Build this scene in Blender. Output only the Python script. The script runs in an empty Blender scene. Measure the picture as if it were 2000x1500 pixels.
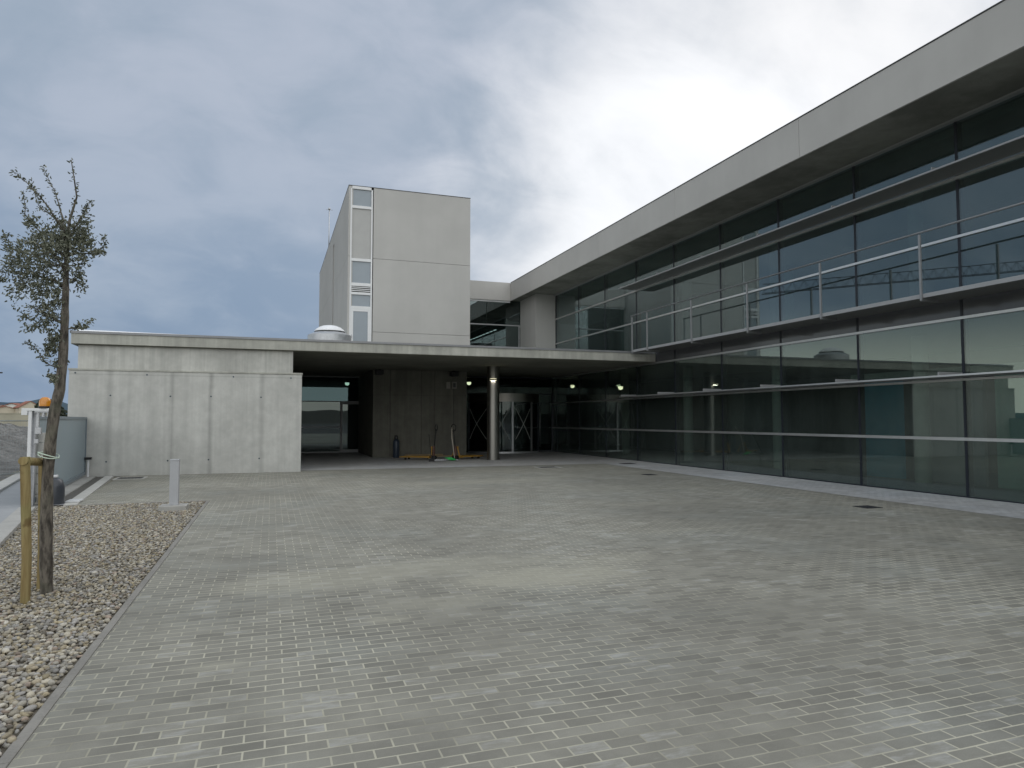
import bpy, math, random
import numpy as np
from mathutils import Vector, Matrix

random.seed(7); rng = np.random.default_rng(11)
R = math.radians
S = bpy.context.scene
COL = S.collection

# ---------------------------------------------------------------- camera
FPX, EYE = 1343.0, 1.65
PITCH, YAW = R(2.9837), R(19.264)
fw = Vector((math.sin(YAW)*math.cos(PITCH), math.cos(YAW)*math.cos(PITCH), math.sin(PITCH)))
rt = Vector((math.cos(YAW), -math.sin(YAW), 0)); up = rt.cross(fw)
cd = bpy.data.cameras.new("camera"); cam = bpy.data.objects.new("camera", cd); COL.objects.link(cam)
cd.sensor_width = 36; cd.lens = FPX/2000*36; cd.clip_end = 9000; cd.clip_start = 0.05
m3 = Matrix((rt, up, -fw)).transposed()
cam.matrix_world = Matrix.Translation((0, 0, EYE)) @ m3.to_4x4()
S.camera = cam
def at(u, v, w):      # point seen at (u,v) of the 2000x1500 photograph, w metres deep
    return Vector((0, 0, EYE)) + w*((u-1000)/FPX*rt - (v-750)/FPX*up + fw)

# ---------------------------------------------------------------- node helpers
def newmat(name):
    m = bpy.data.materials.new(name); m.use_nodes = True
    nt = m.node_tree; nt.nodes.clear()
    return m, nt
class NT:
    def __init__(s, nt): s.nt = nt
    def n(s, t, **kw):
        x = s.nt.nodes.new(t)
        for k, v in kw.items():
            if k == 'ins':
                for kk, vv in v.items():
                    if isinstance(vv, bpy.types.NodeSocket): s.nt.links.new(vv, x.inputs[kk])
                    else: x.inputs[kk].default_value = vv
            else: setattr(x, k, v)
        return x
    def math(s, op, a, b=0.0, c=None, clamp=False):
        d = {0: a, 1: b}
        if c is not None: d[2] = c
        return s.n('ShaderNodeMath', operation=op, use_clamp=clamp, ins=d).outputs[0]
    def mix(s, f, a, b, blend='MIX'):
        x = s.n('ShaderNodeMix', data_type='RGBA', blend_type=blend)
        for i, v in ((0, f), (6, a), (7, b)):
            if isinstance(v, bpy.types.NodeSocket): s.nt.links.new(v, x.inputs[i])
            else: x.inputs[i].default_value = v if i == 0 else (*v, 1) if len(v) == 3 else v
        return x.outputs[2]
    def mapr(s, v, a, b, c=0.0, d=1.0, smooth=True):
        x = s.n('ShaderNodeMapRange', interpolation_type='SMOOTHSTEP' if smooth else 'LINEAR', ins={0: v, 1: a, 2: b, 3: c, 4: d})
        return x.outputs[0]
    def pos(s): return s.n('ShaderNodeNewGeometry').outputs['Position']
    def scaled(s, vec, sc, loc=(0, 0, 0)):
        return s.n('ShaderNodeMapping', ins={0: vec, 1: loc, 3: sc}).outputs[0]
    def noise(s, vec, scale, detail=4, rough=0.55, dist=0.0):
        return s.n('ShaderNodeTexNoise', ins={'Vector': vec, 'Scale': scale, 'Detail': detail, 'Roughness': rough, 'Distortion': dist}).outputs[0]
    def sep(s, v):
        x = s.n('ShaderNodeSeparateXYZ', ins={0: v}); return x.outputs
    def bump(s, h, strength=0.3, dist=0.01):
        return s.n('ShaderNodeBump', ins={'Height': h, 'Strength': strength, 'Distance': dist}).outputs[0]
    def out(s, sh): s.nt.links.new(sh, s.n('ShaderNodeOutputMaterial').inputs[0])
    def bsdf(s, col, rough=0.6, metal=0.0, normal=None, spec=0.5, coat=0.0):
        x = s.n('ShaderNodeBsdfPrincipled')
        for k, v in (('Base Color', col), ('Roughness', rough), ('Metallic', metal), ('Specular IOR Level', spec), ('Coat Weight', coat)):
            if isinstance(v, bpy.types.NodeSocket): s.nt.links.new(v, x.inputs[k])
            else: x.inputs[k].default_value = (*v, 1) if isinstance(v, tuple) and len(v) == 3 else v
        if normal is not None: s.nt.links.new(normal, x.inputs['Normal'])
        return x.outputs[0]
def mulc(c, k): return tuple(x*k for x in c)

def simple(name, col, rough=0.6, metal=0.0, var=0.12, vs=3.0, fine=40, bump=0.15, spec=0.5, coat=0.0, objspace=False):
    m, nt = newmat(name); t = NT(nt)
    p = t.n('ShaderNodeTexCoord').outputs['Object'] if objspace else t.pos()
    n1 = t.noise(p, vs, 5); n2 = t.noise(p, fine, 3)
    f = t.math('ADD', t.math('MULTIPLY', n1, 0.6), t.math('MULTIPLY', n2, 0.4))
    c = t.mix(t.mapr(f, 0.3, 0.7), mulc(col, 1-var), mulc(col, 1+var))
    rr = t.math('MULTIPLY_ADD', n1, 0.2, rough-0.1)
    t.out(t.bsdf(c, rr, metal, t.bump(n2, bump, 0.004) if bump else None, spec, coat))
    return m

def concrete(name, col, streak=0.25, blot=0.15, stains=(), axis='x', hline=None, fine=55):
    """board-marked cast concrete: blotches, soft vertical runs, optional stained pour joints"""
    m, nt = newmat(name); t = NT(nt); p = t.pos()
    big = t.noise(p, 0.7, 5, 0.6)
    mid = t.noise(p, 4.0, 5, 0.6)
    run = t.noise(t.scaled(p, (5.0, 5.0, 0.18)), 1.0, 4, 0.6)
    run2 = t.noise(t.scaled(p, (16.0, 16.0, 0.5)), 1.0, 3, 0.5)
    fin = t.noise(p, fine, 3)
    v = t.math('MULTIPLY_ADD', t.mapr(big, 0.3, 0.7), 2*blot, 1-blot)
    v = t.math('MULTIPLY', v, t.math('MULTIPLY_ADD', t.mapr(run, 0.35, 0.65), streak, 1-0.6*streak))
    v = t.math('MULTIPLY', v, t.math('MULTIPLY_ADD', t.mapr(run2, 0.3, 0.7), streak*0.4, 1-0.2*streak))
    v = t.math('MULTIPLY', v, t.math('MULTIPLY_ADD', t.mapr(mid, 0.3, 0.75), 0.14, 0.93))
    v = t.math('MULTIPLY', v, t.math('MULTIPLY_ADD', fin, 0.14, 0.93))
    xyz = t.sep(p); a = xyz[0] if axis == 'x' else xyz[1]
    wob = t.math('MULTIPLY_ADD', t.noise(t.scaled(p, (2, 2, 0.9)), 1.0, 4), 0.09, -0.045)
    for (x0, w, d) in stains:
        ds = t.math('ABSOLUTE', t.math('SUBTRACT', t.math('ADD', a, wob), x0))
        soft = t.mapr(ds, 0.0, w, d, 0.0)
        soft = t.math('MULTIPLY', soft, t.math('MULTIPLY_ADD', t.mapr(run, 0.3, 0.6), 0.7, 0.3))
        ln = t.mapr(t.math('ABSOLUTE', t.math('SUBTRACT', a, x0)), 0.004, 0.014, d*0.8, 0.0)
        v = t.math('MULTIPLY', v, t.math('SUBTRACT', 1.0, t.math('MAXIMUM', soft, ln)))
    if hline is not None:
        ln = t.mapr(t.math('ABSOLUTE', t.math('SUBTRACT', xyz[2], hline)), 0.006, 0.03, 0.13, 0.0)
        v = t.math('MULTIPLY', v, t.math('SUBTRACT', 1.0, ln))
    c = t.n('ShaderNodeVectorMath', operation='SCALE', ins={0: col, 'Scale': v}).outputs[0]
    h = t.math('ADD', t.math('MULTIPLY', mid, 0.6), t.math('MULTIPLY', fin, 0.4))
    t.out(t.bsdf(c, 0.82, 0, t.bump(h, 0.25, 0.006), 0.3))
    return m

def glass(name, tint, refl, gcol=(0.86, 0.95, 0.97), rough=0.0, wav=0.0, veil=0.0):
    m, nt = newmat(name); t = NT(nt)
    fc = t.n('ShaderNodeLayerWeight', ins={'Blend': 0.5}).outputs['Facing']
    f = t.math('POWER', fc, 3.5)
    f = t.math('MULTIPLY_ADD', f, 1-refl, refl, clamp=True)
    g = t.n('ShaderNodeBsdfGlossy', ins={'Color': (*gcol, 1), 'Roughness': rough})
    if wav:
        nn = t.noise(t.pos(), 0.9, 2)
        nt.links.new(t.bump(nn, wav, 0.02), g.inputs['Normal'])
    tr = t.n('ShaderNodeBsdfTransparent', ins={'Color': (*tint, 1)})
    x = t.n('ShaderNodeMixShader', ins={0: f, 1: tr.outputs[0], 2: g.outputs[0]})
    if veil:  # diffuse grey-green veil put into the glass to lift its dark tones
        p = t.pos(); dn = t.mapr(t.math('ADD', t.math('MULTIPLY', t.noise(t.scaled(p, (1.5, 1.5, 0.5)), 1.0, 5, 0.6), 0.7), t.math('MULTIPLY', t.noise(p, 9, 4), 0.3)), 0.3, 0.7, veil*0.55, veil*1.45)
        df = t.n('ShaderNodeBsdfDiffuse', ins={'Color': (0.47, 0.56, 0.53, 1)})
        x = t.n('ShaderNodeMixShader', ins={0: dn, 1: x.outputs[0], 2: df.outputs[0]})
    t.out(x.outputs[0]); return m

def emit(name, col, st):
    m, nt = newmat(name); t = NT(nt)
    t.out(t.n('ShaderNodeEmission', ins={'Color': (*col, 1), 'Strength': st}).outputs[0]); return m

# ---------------------------------------------------------------- mesh helpers
class MB:
    def __init__(s): s.v = []; s.f = []; s.mi = []
    def add(s, vs, fs, mi=0):
        o = len(s.v); s.v += [tuple(x) for x in vs]; s.f += [tuple(i+o for i in f) for f in fs]; s.mi += [mi]*len(fs); return s
    def box(s, x0, x1, y0, y1, z0, z1, mi=0, M=None):
        vs = [Vector((x, y, z)) for z in (z0, z1) for y in (y0, y1) for x in (x0, x1)]
        if M: vs = [M @ v for v in vs]
        return s.add(vs, [(0, 2, 3, 1), (4, 5, 7, 6), (0, 1, 5, 4), (2, 6, 7, 3), (0, 4, 6, 2), (1, 3, 7, 5)], mi)
    def prism(s, poly, z0, z1, mi=0):   # counter-clockwise polygon in plan
        n = len(poly)
        vs = [(x, y, z0) for x, y in poly]+[(x, y, z1) for x, y in poly]
        fs = [tuple(range(n))[::-1], tuple(range(n, 2*n))]+[(i, (i+1) % n, n+(i+1) % n, n+i) for i in range(n)]
        return s.add(vs, fs, mi)
    def tube(s, pts, rad, n=10, mi=0, cap=True):
        pts = [Vector(p) for p in pts]; k = len(pts)
        rad = [rad]*k if not hasattr(rad, '__len__') else rad
        o = len(s.v); ref = None
        for i, p in enumerate(pts):
            d = (pts[min(i+1, k-1)]-pts[max(i-1, 0)]).normalized()
            if ref is None: ref = Vector((0, 0, 1)) if abs(d.z) < 0.9 else Vector((1, 0, 0))
            a = (ref-d*ref.dot(d)).normalized(); b = d.cross(a); ref = a
            for j in range(n):
                an = 2*math.pi*j/n
                s.v.append(tuple(p+rad[i]*(math.cos(an)*a+math.sin(an)*b)))
        for i in range(k-1):
            for j in range(n):
                s.f.append((o+i*n+j, o+i*n+(j+1) % n, o+(i+1)*n+(j+1) % n, o+(i+1)*n+j)); s.mi.append(mi)
        if cap:
            s.f.append(tuple(o+j for j in range(n))[::-1]); s.mi.append(mi)
            s.f.append(tuple(o+(k-1)*n+j for j in range(n))); s.mi.append(mi)
        return s
    def lathe(s, c, prof, n=32, mi=0, a0=0.0, a1=2*math.pi):   # profile (r, z) about a vertical axis at c
        full = abs(a1-a0-2*math.pi) < 1e-6; m = n if full else n+1
        o = len(s.v)
        for r, z in prof:
            for j in range(m):
                a = a0+(a1-a0)*j/n
                s.v.append((c[0]+r*math.cos(a), c[1]+r*math.sin(a), c[2]+z))
        for i in range(len(prof)-1):
            for j in range(n):
                j2 = (j+1) % m
                s.f.append((o+i*m+j, o+i*m+j2, o+(i+1)*m+j2, o+(i+1)*m+j)); s.mi.append(mi)
        return s
    def build(s, name, mats, parent=None, bevel=0.0, smooth=False, angle=None):
        me = bpy.data.meshes.new(name); me.from_pydata(s.v, [], s.f)
        for m in (mats if isinstance(mats, (list, tuple)) else [mats]): me.materials.append(m)
        me.polygons.foreach_set('material_index', s.mi)
        if smooth:
            me.polygons.foreach_set('use_smooth', [True]*len(s.f))
            if angle: me.set_sharp_from_angle(angle=R(angle))
        me.update()
        o = bpy.data.objects.new(name, me); COL.objects.link(o)
        if parent: o.parent = parent
        if bevel:
            b = o.modifiers.new('bevel', 'BEVEL'); b.width = bevel; b.segments = 2; b.limit_method = 'ANGLE'; b.harden_normals = False
        return o
def tag(o, label=None, cat=None, group=None, kind=None):
    for k, v in (('label', label), ('category', cat), ('group', group), ('kind', kind)):
        if v: o[k] = v
    return o
def thing(name, label, cat, group=None, loc=(0, 0, 0)):
    o = bpy.data.objects.new(name, None); COL.objects.link(o); o.empty_display_size = 0.2
    o.location = loc
    return tag(o, label, cat, group)
def keep(o, root):        # parent a mesh built in world coordinates to a root that stands elsewhere
    o.parent = root; o.matrix_parent_inverse = Matrix.Translation(-root.location); return o
def B(*a): return MB().box(*a)

# ---------------------------------------------------------------- materials
M = {}
M['wallconc'] = concrete('cast_concrete_wall', (0.485, 0.485, 0.46), 0.09, 0.06,
    [(-4.53, 0.14, 0.20), (-2.85, 0.12, 0.30), (-2.45, 0.2, 0.10), (-1.78, 0.11, 0.30), (-0.29, 0.12, 0.22), (-3.4, 0.25, 0.10), (-5.2, 0.2, 0.08), (-4.0, 0.12, 0.10), (-3.05, 0.06, 0.10)], hline=2.99)
M['upconc'] = concrete('cast_concrete_upper', (0.47, 0.47, 0.44), 0.16, 0.10, [(-4.95, 0.08, 0.12), (-1.2, 0.1, 0.12), (-0.2, 0.06, 0.15)])
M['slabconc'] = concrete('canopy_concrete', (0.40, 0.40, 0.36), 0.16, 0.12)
M['soffitconc'] = concrete('shaded_soffit_concrete', (0.17, 0.17, 0.14), 0.0, 0.16)  # slab concrete with the shade of the underside put into a darker colour
M['shadeconc'] = concrete('shaded_entrance_concrete', (0.165, 0.162, 0.138), 0.14, 0.14, [(4.95, 0.05, 0.35), (6.35, 0.05, 0.35), (6.95, 0.05, 0.3)], hline=2.75)  # same concrete as the tower, canopy shade put into its darker colour
M['gateconc'] = concrete('plain_concrete', (0.36, 0.355, 0.335), 0.05, 0.16)
def cladding(name, col):
    m, nt = newmat(name); t = NT(nt); p = t.pos()
    a = t.noise(p, 0.5, 5, 0.6); run = t.noise(t.scaled(p, (2.2, 2.2, 0.12)), 1, 4); f = t.noise(p, 90, 2)
    v = t.math('MULTIPLY_ADD', t.mapr(a, .3, .7), 0.09, 0.955)
    v = t.math('MULTIPLY', v, t.math('MULTIPLY_ADD', t.mapr(run, .3, .7), 0.03, 0.985))
    v = t.math('MULTIPLY', v, t.math('MULTIPLY_ADD', f, 0.08, 0.96))
    c = t.n('ShaderNodeVectorMath', operation='SCALE', ins={0: col, 'Scale': v}).outputs[0]
    t.out(t.bsdf(c, 0.75, 0, t.bump(f, 0.12, 0.003), 0.3)); return m
M['clad'] = cladding('grey_render_cladding', (0.435, 0.43, 0.415))
M['fascia'] = cladding('grey_fascia_cladding', (0.49, 0.48, 0.46))
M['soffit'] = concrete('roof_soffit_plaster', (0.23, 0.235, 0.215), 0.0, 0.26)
M['alu'] = simple('anodised_aluminium', (0.66, 0.665, 0.67), 0.38, 0.85, 0.06, bump=0.03)
M['alumatt'] = simple('painted_aluminium', (0.36, 0.365, 0.375), 0.5, 0.2, 0.06, bump=0.03)
M['blade'] = simple('sunshade_metal', (0.20, 0.20, 0.20), 0.5, 0.3, 0.08, bump=0.03)
M['darkframe'] = simple('dark_bronze_frame', (0.018, 0.022, 0.032), 0.4, 0.2, 0.1, bump=0.0)
M['whiteframe'] = simple('white_window_frame', (0.68, 0.69, 0.70), 0.35, 0.0, 0.04, bump=0.02)
M['flash'] = simple('zinc_flashing', (0.26, 0.265, 0.275), 0.5, 0.4, 0.12, bump=0.05)
M['darkflash'] = simple('dark_flashing', (0.06, 0.06, 0.06), 0.5, 0.3, 0.1, bump=0.03)
M['white'] = simple('white_membrane', (0.80, 0.81, 0.83), 0.6, 0, 0.06)
M['glass'] = glass('curtain_wall_glass', (0.66, 0.73, 0.70), 0.10, (0.88, 0.96, 0.94), wav=0.010, veil=0.035)
M['glassup'] = glass('upper_curtain_wall_glass', (0.52, 0.60, 0.60), 0.15, (0.84, 0.95, 0.96), wav=0.010, veil=0.025)
M['glassdoor'] = glass('entrance_glass', (0.45, 0.52, 0.50), 0.13, (0.85, 0.95, 0.96))
M['glasstop'] = glass('blue_reflecting_top_glass', (0.45, 0.52, 0.50), 0.13, (0.55, 0.80, 0.90))  # reflection colour bluer than in the other entrance glass
M['glasslobby'] = glass('lobby_glass', (0.55, 0.62, 0.60), 0.03, (0.6, 0.7, 0.7))
M['glassrev'] = glass('revolving_door_glass', (0.7, 0.75, 0.74), 0.06)
M['spandrel'] = simple('grey_spandrel_glass', (0.10, 0.105, 0.115), 0.12, 0, 0.05, bump=0.0, spec=0.6)
M['frost'] = simple('grey_blue_opal_glass', (0.235, 0.275, 0.31), 0.16, 0, 0.04, bump=0.0, spec=0.7)
M['greypanel'] = simple('grey_infill_panel', (0.36, 0.36, 0.35), 0.22, 0, 0.04, bump=0.0, spec=0.6)
M['steel'] = simple('brushed_stainless_steel', (0.30, 0.29, 0.27), 0.34, 1.0, 0.03, vs=1.5, bump=0.0)
M['rail'] = simple('grey_railing_steel', (0.30, 0.305, 0.315), 0.45, 0.5, 0.1, vs=9, bump=0.03)
M['galv'] = simple('galvanised_steel', (0.50, 0.51, 0.53), 0.42, 0.75, 0.12, vs=9, bump=0.05)
M['bollardpaint'] = simple('pale_grey_powder_coat', (0.40, 0.41, 0.43), 0.45, 0.1, 0.05, bump=0.03)
M['black'] = simple('black_plastic', (0.015, 0.015, 0.016), 0.45, 0, 0.1, bump=0.03)
M['darkroom'] = simple('interior_dark_wall', (0.09, 0.095, 0.095), 0.8, 0, 0.12)
M['roomfloor'] = simple('interior_floor', (0.13, 0.135, 0.14), 0.35, 0, 0.1)
M['roomceil'] = simple('interior_ceiling', (0.40, 0.42, 0.40), 0.8, 0, 0.06)
M['roomupper'] = simple('upper_room_wall', (0.20, 0.21, 0.21), 0.8, 0, 0.1)
M['teal'] = simple('teal_partition', (0.05, 0.30, 0.46), 0.5, 0, 0.08)
M['greenp'] = simple('green_grey_partition', (0.16, 0.36, 0.30), 0.5, 0, 0.08)
M['mauve'] = simple('grey_partition', (0.19, 0.19, 0.225), 0.5, 0, 0.08)
M['yellow'] = simple('worn_yellow_paint', (0.36, 0.20, 0.03), 0.55, 0, 0.3, fine=60)
M['green'] = simple('bright_green_paint', (0.03, 0.42, 0.09), 0.4, 0, 0.12)
M['bluep'] = simple('dark_blue_paint', (0.03, 0.045, 0.07), 0.4, 0, 0.15)
M['timber'] = simple('rough_timber', (0.30, 0.23, 0.14), 0.8, 0, 0.2, vs=6)
M['paleash'] = simple('pale_ash_handle', (0.50, 0.45, 0.38), 0.55, 0, 0.1)
M['red'] = simple('dull_red_paint', (0.10, 0.05, 0.04), 0.5, 0, 0.15)
M['orange'] = simple('orange_lens', (0.55, 0.21, 0.010), 0.2, 0, 0.06, bump=0.0, coat=0.5)
M['iron'] = simple('cast_iron', (0.035, 0.036, 0.04), 0.55, 0.3, 0.25, fine=80)
M['gate'] = simple('blue_grey_gate_paint', (0.27, 0.335, 0.37), 0.42, 0.1, 0.07, vs=1.4, fine=160, bump=0.08)
M['motor'] = simple('dark_motor_cover', (0.045, 0.05, 0.06), 0.35, 0, 0.1)
M['gatedark'] = simple('grey_gate_frame', (0.20, 0.24, 0.27), 0.45, 0.2, 0.1)
M['kerb'] = simple('kerb_concrete', (0.36, 0.355, 0.335), 0.85, 0, 0.13, vs=4, fine=70, bump=0.3)
M['edging'] = simple('edging_concrete', (0.225, 0.215, 0.195), 0.85, 0, 0.18, vs=3, fine=70, bump=0.3)
M['kerbpale'] = simple('pale_kerb_concrete', (0.46, 0.455, 0.43), 0.85, 0, 0.12, vs=4, fine=70, bump=0.3)
M['asph'] = simple('smooth_grey_channel', (0.30, 0.31, 0.32), 0.8, 0, 0.08, vs=2, fine=90, bump=0.2)
M['track'] = simple('dirty_track_channel', (0.10, 0.095, 0.085), 0.9, 0, 0.3, vs=9, fine=80, bump=0.4)
M['lampwarm'] = emit('lit_lamp_warm', (1.0, 0.92, 0.62), 2.6)
M['lampcool'] = emit('lit_lamp_cool', (0.80, 1.0, 0.86), 2.2)
M['led'] = emit('lit_led_strip', (0.85, 0.95, 1.0), 1.6)
M['tape'] = simple('pale_masking_tape', (0.42, 0.44, 0.42), 0.6, 0, 0.05)
M['plaster'] = simple('cream_house_plaster', (0.50, 0.45, 0.36), 0.9, 0, 0.08, vs=0.4)
M['whiteplaster'] = simple('white_house_plaster', (0.58, 0.58, 0.55), 0.9, 0, 0.06, vs=0.4)
M['tiles'] = simple('terracotta_roof_tiles', (0.26, 0.10, 0.065), 0.85, 0, 0.2, vs=1)
M['beigewall'] = simple('beige_garden_wall', (0.36, 0.34, 0.27), 0.9, 0, 0.12, vs=0.5)
M['cranep'] = simple('crane_blue_grey_paint', (0.05, 0.06, 0.09), 0.5, 0.2, 0.1)
M['wire'] = simple('fence_wire', (0.30, 0.33, 0.33), 0.5, 0.5, 0.1)
M['signpale'] = simple('pale_box_plastic', (0.30, 0.29, 0.26), 0.5, 0, 0.08)

# bark / stakes
def bark():
    m, nt = newmat('young_oak_bark'); t = NT(nt); p = t.pos()
    a = t.noise(t.scaled(p, (26, 26, 7)), 1, 5, 0.65); b = t.noise(p, 5, 4); ring = t.noise(t.scaled(p, (6, 6, 55)), 1, 3)
    c = t.mix(t.mapr(a, .32, .68), (0.05, 0.044, 0.038), (0.20, 0.178, 0.15))
    c = t.mix(t.mapr(b, .5, .7, 0, .55), c, (0.10, 0.105, 0.075))
    c = t.mix(t.mapr(ring, .6, .72, 0, .4), c, (0.17, 0.15, 0.13))
    t.out(t.bsdf(c, 0.9, 0, t.bump(a, 0.7, 0.012), 0.2)); return m
M['bark'] = bark()
def stakewood():
    m, nt = newmat('treated_pine_stake'); t = NT(nt); p = t.pos()
    g = t.noise(t.scaled(p, (30, 30, 2.2)), 1, 5, 0.6); kn = t.noise(p, 6, 3); sp = t.noise(p, 3.1, 2)
    c = t.mix(t.mapr(g, .3, .7), (0.19, 0.135, 0.055), (0.31, 0.245, 0.115))
    c = t.mix(t.mapr(kn, .60, .70, 0, .7), c, (0.10, 0.055, 0.02))
    c = t.mix(t.mapr(sp, .5, .7, 0, .4), c, (0.22, 0.22, 0.09))
    t.out(t.bsdf(c, 0.75, 0, t.bump(g, 0.3, 0.004), 0.3)); return m
M['stake'] = stakewood()
def leafmat(name, lo, hi):
    m, nt = newmat(name); t = NT(nt)
    rnd = t.n('ShaderNodeAttribute', attribute_name='tone').outputs['Fac']
    c = t.mix(rnd, lo, hi)
    d = t.bsdf(c, 0.5, 0, None, 0.4)
    tr = t.n('ShaderNodeBsdfTranslucent'); nt.links.new(t.mix(0.5, c, (0.10, 0.12, 0.03)), tr.inputs[0])
    t.out(t.n('ShaderNodeMixShader', ins={0: 0.22, 1: d, 2: tr.outputs[0]}).outputs[0]); return m
M['leaf'] = leafmat('holm_oak_leaf', (0.060, 0.070, 0.050), (0.29, 0.30, 0.235))
M['farleaf'] = leafmat('distant_leaf', (0.012, 0.018, 0.012), (0.05, 0.06, 0.035))

# pavers
def paver(name, c1, c2, mortar, bw=0.206, rh=0.0965, patches=True, drift=0.12):
    m, nt = newmat(name); t = NT(nt); p = t.pos()
    wob = t.noise(p, 1.6, 2)
    pv = t.n('ShaderNodeVectorMath', operation='ADD', ins={0: p, 1: t.n('ShaderNodeVectorMath', operation='SCALE', ins={0: t.n('ShaderNodeTexNoise', ins={'Vector': p, 'Scale': 2.2, 'Detail': 1}).outputs[1], 'Scale': 0.012}).outputs[0]}).outputs[0]
    bt = t.n('ShaderNodeTexBrick', offset=0.5, offset_frequency=2, ins={'Vector': pv, 'Color1': (*c1, 1), 'Color2': (*c2, 1), 'Mortar': (0, 0, 0, 1), 'Scale': 1.0, 'Mortar Size': 0.0056, 'Mortar Smooth': 0.15, 'Bias': 0.0, 'Brick Width': bw, 'Row Height': rh})
    stone = bt.outputs['Color']; mf = bt.outputs['Fac']
    big = t.noise(p, 0.35, 5, 0.6); mid = t.noise(p, 2.2, 5, 0.65); fin = t.noise(p, 130, 3); gr = t.noise(t.scaled(p, (3, 14, 1)), 1.0, 4)
    v = t.math('MULTIPLY_ADD', t.mapr(big, .3, .7), 2*drift, 1-drift)
    v = t.math('MULTIPLY', v, t.math('MULTIPLY_ADD', t.mapr(mid, .3, .72), 0.26, 0.88))
    v = t.math('MULTIPLY', v, t.math('MULTIPLY_ADD', fin, 0.36, 0.82))
    stone = t.n('ShaderNodeVectorMath', operation='SCALE', ins={0: stone, 'Scale': v}).outputs[0]
    # bluish and warm drift between areas of the laid bricks
    hue = t.noise(p, 0.55, 3)
    stone = t.mix(t.mapr(hue, .45, .7, 0, .35), stone, t.n('ShaderNodeVectorMath', operation='MULTIPLY', ins={0: stone, 1: (0.90, 1.0, 1.10)}).outputs[0])
    # joints: sandy, a little darker where the sand has washed down
    js = t.mapr(t.math('ADD', t.noise(p, 0.5, 3), t.math('MULTIPLY', t.noise(p, 4.0, 3), 0.4)), 0.42, 0.80)
    joint = t.mix(js, mulc(mortar, 0.55), mortar)
    # single blocks with a pale lime bloom, others damp and dark
    b2 = t.n('ShaderNodeTexBrick', offset=0.5, offset_frequency=2, ins={'Vector': pv, 'Color1': (0, 0, 0, 1), 'Color2': (1, 1, 1, 1), 'Mortar': (0, 0, 0, 1), 'Scale': 1.0, 'Mortar Size': 0.0042, 'Mortar Smooth': 0.25, 'Bias': 0.0, 'Brick Width': bw, 'Row Height': rh}).outputs['Color']
    b2 = t.sep(b2)[0]
    smear = t.noise(t.scaled(p, (5.0, 16.0, 1)), 1.0, 5, 0.65)
    bloom = t.math('MULTIPLY', t.mapr(b2, 0.80, 0.90), t.mapr(t.math('ADD', smear, t.math('MULTIPLY', big, 0.5)), 0.68, 0.94, 0, 0.55))
    stone = t.mix(bloom, stone, (0.40, 0.40, 0.385))
    stone = t.mix(t.mapr(b2, 0.16, 0.08, 0, 0.14), stone, mulc(c1, 0.55))
    edge_ = t.mapr(t.noise(t.scaled(p, (9, 30, 1)), 1.0, 4, 0.6), 0.55, 0.75, 0, 0.22)
    stone = t.mix(edge_, stone, (0.36, 0.355, 0.33))
    sandy = t.mapr(t.math('ADD', t.noise(p, 0.32, 3), t.math('MULTIPLY', t.noise(p, 1.7, 4), 0.35)), 0.50, 0.82, 0.58, 0.98)
    c = t.mix(t.math('MULTIPLY', mf, sandy), stone, joint)
    if patches:
        xyz = t.sep(p); tot = None
        edge = t.math('MULTIPLY_ADD', t.noise(p, 2.4, 5, 0.65), 1.6, -0.8)
        for (x, y, rx, ry, s) in ((0.55, 7.45, 1.2, 0.55, .52), (1.9, 7.65, 1.6, .55, .55), (2.75, 6.85, 1.2, .55, .80), (3.6, 7.4, .9, .35, .4), (1.5, 6.2, .8, .25, .35), (0.95, 5.8, .22, .12, .6), (5.4, 17.7, 2.6, .8, .35), (-0.35, 5.1, .25, .09, .5), (7.5, 12.0, 1.6, .3, .25), (6.0, 9.0, .9, .15, .25), (9.5, 14.5, .9, .16, .4), (8.0, 18.5, 1.3, .12, .4)):
            dx = t.math('DIVIDE', t.math('SUBTRACT', xyz[0], x), rx); dy = t.math('DIVIDE', t.math('SUBTRACT', xyz[1], y), ry)
            d = t.math('ADD', t.math('MULTIPLY', dx, dx), t.math('MULTIPLY', dy, dy))
            w = t.mapr(t.math('ADD', d, edge), 0.0, 1.25, s, 0.0)
            tot = w if tot is None else t.math('MAXIMUM', tot, w)
        tot = t.math('MULTIPLY', tot, t.math('MULTIPLY_ADD', t.noise(p, 14, 4), 0.8, 0.45), clamp=True)
        c = t.mix(tot, c, (0.365, 0.352, 0.285))
        fl = t.mapr(t.noise(t.scaled(p, (1.6, 5.0, 1)), 1.0, 5, 0.7), 0.62, 0.76, 0, 0.42)
        c = t.mix(fl, c, (0.40, 0.40, 0.375))
    h = t.math('ADD', t.math('MULTIPLY', mf, -1.0), t.math('ADD', t.math('MULTIPLY', fin, 0.12), t.math('MULTIPLY', mid, 0.25)))
    t.out(t.bsdf(c, t.math('MULTIPLY_ADD', mid, 0.25, 0.62), 0, t.bump(h, 0.35, 0.006), 0.35)); return m
M['paver'] = paver('grey_block_paving', (0.194, 0.188, 0.161), (0.244, 0.237, 0.203), (0.50, 0.48, 0.385))
M['paverpale'] = paver('pale_block_paving', (0.40, 0.40, 0.40), (0.47, 0.47, 0.465), (0.40, 0.40, 0.38), patches=False)
M['gravelbase'] = simple('gravel_bed_soil', (0.13, 0.115, 0.09), 0.95, 0, 0.3, vs=12, fine=70, bump=0.6)
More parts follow.
